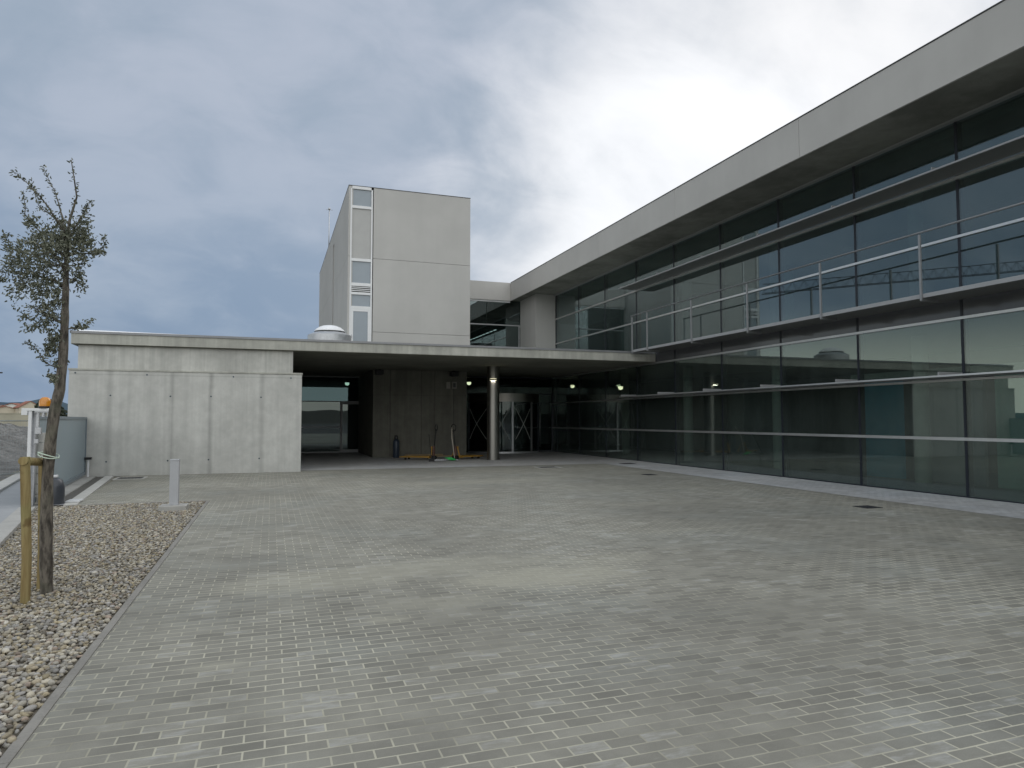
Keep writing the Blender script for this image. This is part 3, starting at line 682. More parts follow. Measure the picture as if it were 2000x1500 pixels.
def arc(r0, r1, z0, z1, a0, a1, n=24):
    return MB().lathe((0, 0, 0), [(r0, z0), (r1, z0), (r1, z1), (r0, z1), (r0, z0)], n, 0, a0, a1)
arc(CR-0.12, CR, 2.54, 2.945, 0, 2*math.pi, 48).build('canopy_band', M['steel'], rd, smooth=True, angle=40)
MB().lathe((0, 0, 0), [(0, 2.93), (CR-0.05, 2.93)], 48).lathe((0, 0, 0), [(0, 2.56), (CR-0.05, 2.56)], 48).build('drum_ceiling', M['darkframe'], rd)
arc(CR-0.1, CR, 0.01, 0.10, R(180), R(360), 40).build('base_ring', M['galv'], rd, smooth=True, angle=40)
for a0, a1 in ((183, 229), (231, 266), (268, 303), (305, 357)):
    arc(CR-0.06, CR-0.045, 0.10, 2.54, R(a0), R(a1), 14).build('curved_pane', M['glassrev'], rd, smooth=True, angle=40)
for a, mt in ((182, 'darkframe'), (230, 'blade'), (267, 'galv'), (304, 'blade'), (358, 'darkframe')):
    c, s = (CR-0.05)*math.cos(R(a)), (CR-0.05)*math.sin(R(a))
    MB().box(-0.04, 0.04, -0.045, 0.045, 0.10, 2.54, 0, Matrix.Translation((c, s, 0)) @ Matrix.Rotation(R(a), 4, 'Z')).build('post', M[mt], rd)
for k in range(3):
    a = R(35+120*k)
    w = MB().box(0.02, CR-0.12, -0.01, 0.01, 0.12, 2.5, 0, Matrix.Rotation(a, 4, 'Z')).build('door_wing', M['glassrev'], rd)
MB().tube([(0, 0, 0), (0, 0, 2.55)], 0.06, 12).build('central_shaft', M['galv'], rd, smooth=True)
for a0, a1, z0, z1 in ((187, 226, 0.7, 2.2), (236, 262, 0.7, 2.2), (272, 300, 0.7, 2.2)):
    q = MB()
    for s in (0, 1):
        pts = []
        for i in range(9):
            a = R(a0+(a1-a0)*i/8); z = z0+(z1-z0)*(i/8 if s else 1-i/8)
            pts.append(((CR-0.038)*math.cos(a), (CR-0.038)*math.sin(a), z))
        q.tube(pts, 0.016, 4)
    q.build('tape_cross', M['tape'], rd)

# steel column with its own light
col = thing('steel_column', 'round stainless steel column holding the canopy in front of the revolving door', 'column', loc=(8.68, 27.2, 0))
MB().lathe((0, 0, 0), [(0.255, 0.004), (0.255, 3.87)], 40).build('shaft', M['steel'], col, smooth=True)
MB().lathe((0, 0, 0), [(0.275, 0.004), (0.275, 0.03), (0.256, 0.03)], 40).build('base_collar', M['steel'], col, smooth=True, angle=40)
L0 = Matrix.Rotation(math.atan2(-8.68, 27.2)+R(0), 4, 'Z')
lf = MB().box(-0.15, 0.15, -0.40, -0.235, 3.27, 3.33, 0, L0).box(-0.13, 0.13, -0.39, -0.262, 3.262, 3.2695, 1, L0).box(-0.13, 0.13, -0.39, -0.262, 3.3305, 3.338, 1, L0).build('lamp', [M['black'], M['lampwarm']], col)
ld = bpy.data.lights.new('column_lamp_light', 'AREA'); ld.shape = 'RECTANGLE'; ld.size = 0.24; ld.size_y = 0.10; ld.energy = 4.0; ld.color = (1, 0.93, 0.8)
lo = bpy.data.objects.new('column_lamp_light', ld); COL.objects.link(lo); lo.parent = col
lo.matrix_local = L0 @ Matrix.Translation((0, -0.33, 3.255))

# skylight
sk = thing('roof_skylight', 'round metal roof skylight with a white dome on the canopy', 'skylight', loc=(2.02, 26.6, 4.19))
MB().lathe((0, 0, 0), [(0.80, 0), (0.80, 0.62), (0.55, 0.74), (0.50, 0.74)], 40).build('upstand', M['galv'], sk, smooth=True, angle=25)
MB().lathe((0, 0, 0), [(0.56, 0.745), (0.56, 0.775), (0.50, 0.775)], 40).build('rim', M['black'], sk, smooth=True, angle=30)
MB().lathe((0, 0, 0), [(0.56, 0.776), (0.555, 0.80), (0.50, 0.86), (0.40, 0.93), (0.27, 0.985), (0.13, 1.01), (0, 1.015)], 40).build('dome', M['white'], sk, smooth=True)

# soffit fittings, wall boxes, interior lamps
for x, lab in ((4.42, 'black square fitting on the soffit by the recess corner'), (7.78, 'black square fitting on the soffit above the pale wall boxes')):
    b = MB().box(x-0.17, x+0.17, 30.05, 30.39, 3.63, 3.82).box(x-0.05, x+0.05, 30.17, 30.27, 3.8201, 3.868).box(x-0.13, x+0.13, 30.09, 30.35, 3.61, 3.6299)
    tag(b.build('soffit_speaker', M['black'], bevel=0.02), lab, 'speaker', 'black fittings under the canopy')
bx = MB().box(7.47, 7.66, 30.42, 30.498, 3.07, 3.37).box(7.49, 7.64, 30.412, 30.4199, 3.10, 3.34)
tag(bx.build('wall_box', M['signpale'], bevel=0.01), 'plain pale wall box without a conduit high on the shaded wall', 'box', 'wall boxes')
bx = MB().box(7.74, 7.96, 30.42, 30.498, 3.07, 3.38, 0).box(7.79, 7.91, 30.412, 30.4199, 3.13, 3.32, 1).tube([(7.84, 30.47, 3.069), (7.84, 30.47, 1.3)], 0.012, 6, 1)
tag(bx.build('wall_box', [M['signpale'], M['darkroom']], bevel=0.0), 'pale wall box with dark centre and a thin conduit running down', 'box', 'wall boxes')
def pendant(u, v, y, h, lab, cool=False):
    d = at(u, v, 1.0)-Vector((0, 0, EYE)); p = Vector((0, 0, EYE))+d*(y/d.y)
    t_ = thing('pendant_lamp', lab, 'lamp', 'lit lamps behind the entrance glass', loc=p)
    MB().lathe((0, 0, 0), [(0.0, 0.20), (0.07, 0.20), (0.10, 0.06), (0.10, 0.05)], 16).tube([(0, 0, 0.2), (0, 0, 3.86-p.z)], 0.012, 6).build('housing', M['blade'], t_, smooth=True, angle=40)
    MB().lathe((0, 0, 0), [(0.10, 0.048), (0.11, 0.0), (0.085, -0.08), (0.0, -0.11)], 16).build('shade', M['lampcool' if cool else 'lampwarm'], t_, smooth=True)
pendant(678, 749, 36.4, 0, 'lit lamp with greenish glow behind the side entrance glass', True)
pendant(916, 748, 34.3, 0, 'warm lit lamp just right of the shaded entrance wall')
def pendx(u, v, x, lab):
    d = at(u, v, 1.0)-Vector((0, 0, EYE)); pendant(u, v, d.y*(x/d.x), 0, lab)
pendx(1118, 754, 15.2, 'small lit lamp right of the revolving door behind the curtain wall')
pendx(1212, 757, 15.0, 'small lit lamp just above the end of the lower sunshade')

# manhole covers and drains
def cover(x0, x1, y0, y1, lab, rim, z=0.0):
    b = MB().box(x0, x1, y0, y1, -0.02, z+0.006, 0)
    n = int((x1-x0)/0.08)
    for k in range(n):
        xx = x0+(k+0.5)*(x1-x0)/n; b.box(xx-0.012, xx+0.012, y0+0.03, y1-0.03, z+0.0061, z+0.011, 0)
    if rim: 
        r = 0.07
        for q in ((x0-r, x1+r, y0-r, y0-0.002), (x0-r, x1+r, y1+0.002, y1+r), (x0-r, x0-0.002, y0-0.002, y1+0.002), (x1+0.002, x1+r, y0-0.002, y1+0.002)): b.box(*q, -0.02, z+0.008, 1)
    o = b.build('manhole_cover', [M['iron'], M['kerbpale']]); tag(o, lab, 'manhole cover', 'iron covers set in the paving')
cover(8.75, 9.45, 22.0, 22.55, 'iron cover with a pale frame before the revolving door', True)
cover(12.42, 12.95, 22.9, 23.35, 'small iron cover in the pale strip by the glass corner', False, 0.004)
cover(10.6, 10.95, 18.1, 18.5, 'small dark drain cover beside the glass building, nearer the canopy', False)
cover(10.5, 10.88, 10.0, 10.35, 'lone dark drain cover on the open paving at the right', False)
cover(-4.05, -3.42, 21.75, 22.35, 'iron cover with pale frame at the foot of the concrete wall', True)

# ================================================================ TREE
W = 6.54
def crown_tree():
    tr = thing('young_oak_tree', 'slim young tree with sparse grey green crown in the gravel bed', 'tree', loc=at(91, 1166, W)*1.0)
    tr.location.z = 0
    inv = Matrix.Translation(-tr.location)
    b = MB()
    def P(u, v, dz=0): return at(u, v, W+dz)
    tp = [(91, 1170, 17), (91, 1140, 15.5), (90, 1080, 15), (91, 1000, 14.5), (93, 930, 14), (99, 860, 13.5), (107, 800, 13), (117, 760, 12), (123, 700, 11), (126, 640, 9.5), (128, 580, 8), (129, 530, 6.5), (131, 480, 4.5), (136, 430, 3.2), (150, 385, 2.0), (145, 350, 1.4), (139, 312, 0.8)]
    # wobble for knots
    pts, rad = [], []
    for i in range(len(tp)-1):
        for k in range(3):
            a = k/3; u, v, r = [tp[i][q]*(1-a)+tp[i+1][q]*a for q in range(3)]
            pts.append(P(u, v)); rad.append(r*(0.76 if v > 600 else 0.78)/205*(1+random.uniform(-.09, .09)))
    pts.append(P(*tp[-1][:2])); rad.append(tp[-1][2]/205)
    rad[0] *= 1.12
    pts[0].z = -0.05
    b.tube(pts, rad, 14)
    shoots = []
    br = [([(128, 562, 0), (112, 549, .05), (92, 545, .12), (60, 530, .2), (25, 510, .25)], 6.5), ([(123, 632, 0), (108, 621, -.05), (85, 612, -.12), (60, 598, -.2)], 6.5),
          ([(129, 535, 0), (112, 505, -.1), (85, 480, -.22), (40, 468, -.3)], 5), ([(130, 510, 0), (118, 470, .1), (80, 455, .22), (50, 420, .3), (46, 372, .3)], 4.5),
          ([(131, 490, 0), (122, 440, -.08), (85, 392, -.12), (52, 358, -.15), (24, 334, -.15)], 4), ([(132, 480, 0), (122, 425, .05), (104, 370, .1), (84, 322, .1)], 3.5),
          ([(133, 470, 0), (150, 440, -.1), (163, 415, -.15), (176, 393, -.15)], 3.5), ([(131, 500, 0), (152, 495, .1), (185, 497, .2), (204, 478, .25), (203, 462, .25)], 3.5),
          ([(129, 540, 0), (146, 548, .08), (158, 535, .1), (164, 500, .1)], 3), ([(127, 645, 0), (148, 641, .05), (176, 632, .1)], 3), ([(121, 722, 0), (95, 712, -.1), (72, 685, -.15), (48, 664, -.18)], 2.6),
          ([(116, 765, 0), (106, 745, .05), (95, 730, .08)], 2), ([(125, 660, 0), (108, 660, .08), (95, 680, .1), (88, 690, .1)], 2.5), ([(130, 515, 0), (105, 520, .2), (70, 500, .35), (15, 480, .4)], 4),
          ([(131, 505, 0), (110, 490, -.25), (65, 500, -.4)], 4), ([(124, 690, 0), (110, 678, -.06), (100, 655, -.1)], 2.2), ([(133, 470, 0), (110, 430, -.15), (75, 400, -.2), (62, 350, -.2)], 3)]
    for pl, r in br:
        q = [P(*x) for x in pl]; k = len(q)
        fine, fr = [], []
        for i in range(k-1):
            for s in range(4):
                a = s/4; w = q[i].lerp(q[i+1], a)+Vector([random.uniform(-.008, .008) for _ in range(3)])
                fine.append(w); fr.append(r*0.55/205*(1-0.85*(i+a)/(k-1)))
        fine.append(q[-1]); fr.append(r/205*0.08); fine[0] = q[0]
        b.tube(fine, fr, 7); shoots.append(fine)
    o = b.build('trunk', M['bark'], smooth=True); o.parent = tr; o.matrix_parent_inverse = inv
    # leaves
    LV, LF, LT = [], [], []
    def leaf(p, out, size):
        d = (out+Vector([random.gauss(0, .6) for _ in range(3)])).normalized()
        n = Vector([random.gauss(0, 1) for _ in range(3)]); n.z += 0.8; sd_ = d.cross(n).normalized(); nn = sd_.cross(d).normalized()
        w = size*random.uniform(.40, .56); o0 = len(LV); fold = w*0.28
        LV.extend([p, p+d*size*.3+sd_*w*.45+nn*fold, p+d*size*.7+sd_*w*.38+nn*fold, p+d*size, p+d*size*.7-sd_*w*.38+nn*fold, p+d*size*.3-sd_*w*.45+nn*fold, p+d*size*.5-nn*0.002])
        LF.extend([(o0, o0+1, o0+6), (o0+1, o0+2, o0+6), (o0+2, o0+3, o0+6), (o0+3, o0+4, o0+6), (o0+4, o0+5, o0+6), (o0+5, o0, o0+6)])
        t_ = min(1, max(0, random.gauss(.42, .28))); LT.extend([t_]*7)
    def along(fine, t0, dens):
        for i in range(int(len(fine)*t0), len(fine)-1):
            for _ in range(dens):
                w = fine[i].lerp(fine[i+1], random.random()); ax = (fine[i+1]-fine[i]).normalized()
                leaf(w+Vector([random.gauss(0, .012) for _ in range(3)]), (ax*.6+Vector([random.gauss(0, .8) for _ in range(3)])).normalized(), random.uniform(.022, .040))
    for fine in shoots: along(fine, .25, 9)
    along(pts[-14:], 0.0, 5)
    cl = [(133, 480, 34, 30, 330), (85, 487, 50, 34, 330), (35, 505, 26, 32, 170), (62, 528, 40, 26, 200), (104, 462, 32, 28, 200), (77, 582, 36, 22, 170), (93, 612, 24, 18, 90), (78, 640, 24, 16, 80), (101, 672, 16, 20, 75),
          (157, 440, 15, 32, 90), (155, 545, 11, 30, 75), (166, 632, 13, 7, 32), (103, 735, 14, 10, 40), (190, 492, 15, 8, 38), (58, 440, 15, 22, 60), (20, 470, 12, 18, 35), (30, 560, 16, 12, 35), (115, 700, 9, 12, 22), (160, 470, 22, 22, 110), (20, 540, 16, 12, 40), (75, 552, 34, 14, 110), (95, 590, 24, 12, 60), (110, 655, 14, 14, 45), (60, 620, 16, 10, 30), (112, 560, 12, 20, 50)]
    for u, v, ru, rv, n in cl:
        sub = [(random.gauss(0, .5), random.gauss(0, .5), random.gauss(0, .5)) for _ in range(max(3, n//11))]
        for _ in range(int(n*2.0)):
            s = random.choice(sub)
            x = s[0]+random.gauss(0, .30); y = s[1]+random.gauss(0, .30); z = s[2]+random.gauss(0, .35)
            p = P(u+x*ru*1.15, v+y*rv*1.1, z*ru/205*1.3)
            c = P(128, 520)
            leaf(p, (p-c).normalized()*.6, random.uniform(.024, .044))
    me = bpy.data.meshes.new('crown'); me.from_pydata([tuple(x) for x in LV], [], LF)
    a_ = me.attributes.new('tone', 'FLOAT', 'POINT'); a_.data.foreach_set('value', LT); me.materials.append(M['leaf'])
    o = bpy.data.objects.new('crown', me); COL.objects.link(o); o.parent = tr; o.matrix_parent_inverse = inv
crown_tree()
# stakes
st = thing('tree_stake', 'pair of treated pine stakes with a crossbar tied to the young tree', 'tree stake', loc=(-2.08, 7.4, 0))
def gp(u, v):
    d = at(u, v, 1)-Vector((0, 0, EYE)); return Vector((0, 0, EYE))+d*(-EYE/d.z)
s1 = gp(49, 1178); w1 = s1.dot(fw)-EYE*fw.z
top1 = at(49, 893, w1); s2 = gp(80, 1150); w2 = s2.dot(fw)-EYE*fw.z; top2 = at(84, 897, w2)
r_ = 8.6/FPX*w1
q = MB().tube([(s1.x, s1.y, -.1), (s1.x, s1.y, .4), tuple(top1)], r_, 14); q = q.build('post', M['stake'], smooth=True, angle=50); keep(q, st)
q = MB().tube([(s2.x, s2.y, -.1), (s2.x, s2.y, .4), tuple(top2)], r_*0.98, 14); keep(q.build('post', M['stake'], smooth=True, angle=50), st)
ca = top1+Vector((0.0, 0, -0.035)); cb = top2+Vector((0.03, 0, -0.03)); dd = (cb-ca).normalized()
keep(MB().tube([ca-dd*0.05, cb+dd*0.07], 0.038, 12).build('crossbar', M['stake'], smooth=True, angle=50), st)
tc = at(95, 889, W); loop = []
for k in range(25):
    a = 2*math.pi*k/24; loop.append(tc+0.085*(math.cos(a)*rt+math.sin(a)*Vector((fw.x, fw.y, 0)))+Vector((0, 0, 0.03*math.cos(a+2.6))))
q = MB().tube(loop, 0.005, 6).tube([x+Vector((0, 0, 0.03*math.sin(i*.26))) for i, x in enumerate(loop)], 0.0045, 6).tube([loop[14], cb+Vector((-.03, 0, .03))], 0.005, 6).tube([loop[10], cb+Vector((-.02, 0, .028))], 0.005, 6)
keep(q.build('tie', simple('pale_green_twine', (0.52, 0.62, 0.52), 0.6), smooth=True), st)

# ================================================================ BOLLARD, GATE and gear
bl = thing('bollard_light', 'slender pale grey square bollard on a concrete footing in the gravel', 'bollard', loc=(-1.66, 14.05, 0))
MB().box(-0.23, 0.23, -0.2, 0.2, -0.08, 0.095).build('footing', M['kerb'], bl, bevel=0.012)
MB().box(-0.075, 0.075, -0.075, 0.075, 0.0951, 0.90).build('shaft', M['bollardpaint'], bl, bevel=0.006)
MB().box(-0.08, 0.08, -0.08, 0.08, 0.901, 0.925).build('cap', M['bollardpaint'], bl, bevel=0.004)
MB().box(-0.076, 0.076, -0.0768, -0.0752, 0.80, 0.86).build('lens', M['bollardpaint'], bl)
def gpt(y, off, z): return (gx(y)+off, y, z)
gt = thing('sliding_gate', 'blue grey solid metal sliding gate leaf standing open by the concrete wall', 'gate', loc=(-4.8, 19.5, 0))
GA, GB = 23.0, 15.7
th = math.atan2(gx(GB)-gx(GA), GB-GA)
def gbox(y0, y1, o0, o1, z0, z1, b=None, mi=0):
    b = b or MB(); vs = [gpt(y, o, z) for z in (z0, z1) for y in (y0, y1) for o in (o0, o1)]
    return b.add(vs, [(0, 2, 3, 1), (4, 5, 7, 6), (0, 1, 5, 4), (2, 6, 7, 3), (0, 4, 6, 2), (1, 3, 7, 5)], mi)
keep(gbox(GB, GA, -0.02, 0.02, 0.15, 1.66).build('panel', M['gate']), gt)
keep(gbox(GB-.02, GA+.02, -0.045, 0.045, 1.661, 1.73).build('top_rail', M['gatedark'], bevel=.004), gt)
keep(gbox(GB-.02, GA+.02, -0.05, 0.05, 0.06, 0.149).build('bottom_rail', M['gatedark'], bevel=.004), gt)
keep(gbox(GA-0.05, GA+0.02, -0.045, 0.045, 0.1495, 1.6605).build('end_stile', M['gatedark']), gt)
pt = thing('gate_portal', 'white galvanised guide frame straddling the sliding gate', 'gate frame', loc=(-4.1, 15.35, 0))
def px(u, v, y):
    d = at(u, v, 1)-Vector((0, 0, EYE)); return Vector((0, 0, EYE))+d*(y/d.y)
PY = 15.35; pa, pb, pc = px(60, 800, PY).x, px(69, 800, PY+.12).x, px(102, 800, PY).x
zb = 1.87
keep(MB().box(pa-0.028, pa+0.028, PY-0.03, PY+0.03, 0.02, zb-0.051).build('post', M['whiteframe'], bevel=.004), pt)
keep(MB().box(pb-0.045, pb+0.03, PY+.08, PY+0.16, 0.0, zb-0.051).build('post', M['galv'], bevel=.004), pt)
keep(MB().add([(pc-.028, PY-.03, zb-.05), (pc+.028, PY-.03, zb-.05), (pc+.028, PY+.03, zb-.05), (pc-.028, PY+.03, zb-.05), (pc-.055, PY-.02, .5), (pc-.02, PY-.02, .5), (pc-.02, PY+.02, .5), (pc-.055, PY+.02, .5), (pc-.055, PY-.02, 0), (pc-.02, PY-.02, 0), (pc-.02, PY+.02, 0), (pc-.055, PY+.02, 0)],
    [(0, 1, 2, 3), (0, 4, 5, 1), (1, 5, 6, 2), (2, 6, 7, 3), (3, 7, 4, 0), (4, 8, 9, 5), (5, 9, 10, 6), (6, 10, 11, 7), (7, 11, 8, 4)]).build('post', M['whiteframe']), pt)
keep(MB().box(pa-0.14, pc+0.035, PY-0.04, PY+0.15, zb-0.05, zb).box(pa-0.14, pa-0.04, PY-0.045, PY+0.05, zb-0.13, zb-0.0505).build('top_beam', M['whiteframe'], bevel=.004), pt)
rl = MB()
for k in range(3): rl.lathe((pb+0.08+0.085*k, PY+0.02, zb-0.135), [(0, .05), (.034, .05), (.034, -.03), (0, -.03)], 12)
rl.box(pb+0.03, pb+0.29, PY-0.03, PY+0.07, zb-0.08, zb-0.0505)
keep(rl.build('guide_rollers', M['galv'], smooth=True, angle=40), pt)
kb = MB().box(pb+0.04, pb+0.14, PY-.02, PY+.06, 1.38, 1.50).box(pb+0.05, pb+0.10, PY-.01, PY+.05, 1.501, 1.75).box(pb+0.03, pb+0.1, PY-.02, PY+.05, 1.2, 1.28)
keep(kb.build('latch_box', M['galv'], bevel=.006), pt)
bc = thing('warning_beacon', 'amber flashing beacon dome on top of the white gate frame', 'warning light', loc=(px(88, 795, PY+.05).x, PY+.05, zb+0.001))
MB().lathe((0, 0, 0), [(0, 0), (.115, 0), (.115, .035), (.10, .04), (0, .04)], 24).build('base', M['black'], bc, smooth=True, angle=40)
MB().lathe((0, 0, 0), [(.10, .041), (.10, .13), (.085, .18), (.05, .21), (0, .218)], 24).build('lens', M['orange'], bc, smooth=True)
bp = MB(); bxs = px(79, 900, 15.9).x
for k in range(7): bp.box(bxs-0.09, bxs+0.06, 15.8, 16.0, 0.2*k+0.003, 0.2*k+0.195)
tag(bp.build('block_pier', M['kerbpale'], bevel=.008), 'pale stacked block pier between the gate frame and the tree trunk', 'pier')
mo = thing('gate_motor', 'dark rounded gate motor housing behind the tree trunk', 'gate motor', loc=(px(104, 985, 15.75).x, 15.75, 0.011))
MB().lathe((0, 0, 0), [(0, .0), (.19, 0), (.19, .10), (.185, .32), (.15, .45), (.09, .50), (0, .51)], 24)  .build('housing', M['motor'], mo, smooth=True, angle=50)
MB().box(-.26, .26, -.2, .2, -0.008, -0.001).build('base_plate', M['galv'], mo)
MB().box(-.06, .06, -.05, .05, .512, .56).build('cap', M['whiteframe'], mo, bevel=.01)
sp = thing('stop_post', 'short white post with black cap where the gate meets the wall', 'post', loc=(-4.98, 22.9, 0))
MB().tube([(0, 0, -.02), (0, 0, .50)], .03, 12).build('tube', M['whiteframe'], sp, smooth=True, angle=40)
MB().box(-.10, .09, -.06, .06, .501, .57).build('cap', M['black'], sp, bevel=.015)
wp = gp(146, 981)
tag(MB().box(wp.x-.13, wp.x+.12, wp.y-.16, wp.y+.16, 0.02, 0.045).box(wp.x-.11, wp.x+.10, wp.y-.14, wp.y+.14, .0451, .052).build('cover_plate', M['whiteframe'], bevel=.004), 'white plate lying by the gravel corner next to the gate motor', 'plate')
cb_ = MB().tube([(wp.x-.7, wp.y-.1, .02), (wp.x-.45, wp.y-.2, .03), (wp.x-.3, wp.y-.05, .025), (wp.x-.16, wp.y+.02, .03)], .014, 6).tube([(wp.x-.62, wp.y+.1, .02), (wp.x-.4, wp.y-.1, .05), (wp.x-.2, wp.y-.12, .02)], .012, 6)
tag(cb_.build('loose_cable', M['black'], smooth=True), 'black loose cable ends on the ground by the gate motor', 'cable')

# ================================================================ PALLET TRUCKS and tools under the canopy
def pallet_truck(loc, rz, lab):
    r = thing('pallet_truck', lab, 'pallet truck', 'pallet trucks under the canopy', loc=loc); r.rotation_euler.z = rz
    for s in (-1, 1):
        f = MB().box(s*.19-.08, s*.19+.08, .15, 1.3, .10, .15).add([(s*.19-.08, 1.3, .10), (s*.19+.08, 1.3, .10), (s*.19+.04, 1.42, .10), (s*.19-.04, 1.42, .10), (s*.19-.08, 1.3, .15), (s*.19+.08, 1.3, .15), (s*.19+.04, 1.42, .12), (s*.19-.04, 1.42, .12)], [(0, 3, 2, 1), (4, 5, 6, 7), (1, 2, 6, 5), (2, 3, 7, 6), (3, 0, 4, 7)])
        f.build('fork', M['yellow'], r)
        MB().tube([(s*.19-.035, 1.15, .05), (s*.19+.035, 1.15, .05)], .042, 14).build('load_wheel', M['black'], r, smooth=True, angle=40)
        MB().tube([(s*.09-.03, -.02, .09), (s*.09+.03, -.02, .09)], .088, 18).build('steer_wheel', M['black'], r, smooth=True, angle=40)
    h = MB()
    h.box(-.27, .27, .10, .15, .08, .17).box(-.09, .09, .03, .09, .47, .55)
    for s in (-1, 1): h.tube([(s*.25, .02, .10), (s*.06, .05, .52)], .024, 8)
    h.build('head_frame', M['yellow'], r)
    MB().tube([(0, 0, .12), (0, 0, .58)], .055, 14).build('pump', M['red'], r, smooth=True, angle=40)
    hd = MB().tube([(0, -.02, .5), (0, -.10, 1.18)], .022, 10)
    lp = [(0.14*math.sin(a)*(1 if abs(a) < 9 else 1), -.11-.0*a, 1.32-0.14*math.cos(a)) for a in [2*math.pi*k/20 for k in range(21)]]
    hd.tube(lp, .018, 8); hd.tube([(0, -.1, 1.18), (0, -.11, 1.27)], .02, 8)
    hd.build('handle', M['black'], r, smooth=True)
    return r
pallet_truck((6.33, 27.9, 0.004), R(58), 'yellow pallet truck with black loop handle, the one nearer the blue cylinder')
pallet_truck((7.22, 27.75, 0.004), R(-62), 'yellow pallet truck with black loop handle behind the green shovel')
sv = thing('shovel', 'shovel with green blade and pale handle leaning on the pallet truck', 'shovel', loc=(6.95, 26.95, 0.004))
MB().tube([(.03, .02, .10), (.0, .14, .55), (-.02, .28, .9), (.06, .60, 1.33)], .016, 10).build('handle', M['paleash'], sv, smooth=True)
bd = MB(); nx = 6
for j in range(5):
    for i in range(nx+1):
        u = (i/nx-.5)*.30*(1-.0*j); bd.v.append((-.04+u-.1*j*.6, -.02-.0*j, .02+.03*j+.04*abs(i/nx-.5)))
for j in range(4):
    for i in range(nx): a = j*(nx+1)+i; bd.f.append((a, a+1, a+nx+2, a+nx+1)); bd.mi.append(0)
o = bd.build('blade', M['green'], sv, smooth=True); o.modifiers.new('solid', 'SOLIDIFY').thickness = .006
br_ = thing('broom', 'black handled broom standing upright before the left pallet truck', 'broom', loc=(6.02, 26.9, 0.004))
MB().tube([(0, 0, .10), (.03, .62, 1.05)], .014, 8).build('handle', M['black'], br_, smooth=True)
MB().box(-.12, .12, -.04, .04, 0.0, .06).box(-.13, .13, -.03, .03, .0601, .10).build('head', M['black'], br_, bevel=.008)
pp = MB().tube([(6.15, 27.45, .335), (7.1, 27.35, .30)], .028, 10)
pp = MB().tube([(6.05, 27.2, .035), (7.15, 27.05, .035)], .03, 12)
tag(pp.build('metal_pipe', M['galv'], smooth=True, angle=40), 'pale metal pipe lying on the floor across both pallet trucks', 'pipe')
gcx, gcy = 5.17, 30.15
gc = thing('gas_cylinder', 'dark blue cylinder with black cap standing against the shaded wall', 'gas cylinder', loc=(gcx, gcy, .004))
MB().lathe((0, 0, 0), [(0, 0), (.13, 0), (.14, .03), (.14, .66), (.12, .74), (.07, .80), (.05, .82)], 20).build('body', M['bluep'], gc, smooth=True, angle=60)
MB().lathe((0, 0, 0), [(.05, .81), (.075, .82), (.075, .93), (.05, .97), (0, .975)], 16).build('cap', M['black'], gc, smooth=True, angle=50)
for (x0, x1, y0, z0, lab) in ((5.5, 8.2, 30.2, .004, 'long rough plank lying lowest along the shaded wall'), (5.6, 7.3, 30.25, .066, 'short rough plank resting on top of the longer plank')):
    b = MB()
    n = 12
    for i in range(n): b.box(x0+(x1-x0)*i/n, x0+(x1-x0)*(i+1)/n-.0005*0, y0+.004*math.sin(i*2), y0+.2+.004*math.sin(i*1.7), z0, z0+.055+.002*math.sin(i*3))
    tag(b.build('timber_plank', M['timber']), lab, 'plank', 'planks by the wall')

# ================================================================ BEYOND THE BOUNDARY
sf = thing('site_fence', 'wire mesh site fence panels on thin posts before the rubble', 'fence', loc=(-8, 19, 0))
fp = [(-9.6, 22.0), (-7.7, 21.3), (-6.55, 24.5), (-5.9, 28)]
for i, (x, y) in enumerate(fp):
    lean = .09 if i == 1 else 0
    keep(MB().tube([(x, y, 0), (x+lean*1.2, y, 2.15)], .028, 8).build('post', M['wire'], smooth=True), sf)
for (a, c) in zip(fp[:-1], fp[1:]):
    q = MB(); a, c = Vector((*a, 0)), Vector((*c, 0)); n = int((c-a).length/.12)
    for k in range(1, n): p = a.lerp(c, k/n); q.tube([p+Vector((0, 0, .12)), p+Vector((0, 0, 1.62))], .003, 3, cap=False)
    for k in range(9): q.tube([a+Vector((0, 0, .12+k*.1875)), c+Vector((0, 0, .12+k*.1875))], .004 if k % 8 else .014, 4, cap=False)
    keep(q.build('mesh_panel', M['wire']), sf)
def house(loc, rz, w, d, h, rh, lab, wallm, gable=True):
    o = thing('house', lab, 'house', 'houses beyond the site', loc=loc); o.rotation_euler.z = rz
    MB().box(-w/2, w/2, -d/2, d/2, -1, h).add([(-w/2, -d/2, h), (w/2, -d/2, h), (0, -d/2, h+rh), (-w/2, d/2, h), (w/2, d/2, h), (0, d/2, h+rh)], [(0, 1, 2), (4, 3, 5)]).build('wall', M[wallm], o)
    rf = MB()
    for s in (-1, 1):
        e_ = (s*(w/2+.5), h-.5*rh/(w/2)*1.0)
        rf.add([(e_[0], -d/2-.4, e_[1]), (0, -d/2-.4, h+rh), (0, d/2+.4, h+rh), (e_[0], d/2+.4, e_[1]), (e_[0], -d/2-.4, e_[1]+.25), (0, -d/2-.4, h+rh+.25), (0, d/2+.4, h+rh+.25), (e_[0], d/2+.4, e_[1]+.25)], [(0, 1, 2, 3), (7, 6, 5, 4), (0, 4, 5, 1), (3, 2, 6, 7), (0, 3, 7, 4)])
    rf.build('roof', M['tiles'], o)
    for k in range(3):
        x = (k-1)*w*.28
        MB().box(x-.5, x+.5, -d/2-.03, -d/2+.05, h*.35, h*.35+1.4).build('window', M['darkframe'], o)
def far(u, v, w): p = at(u, v, w); return p
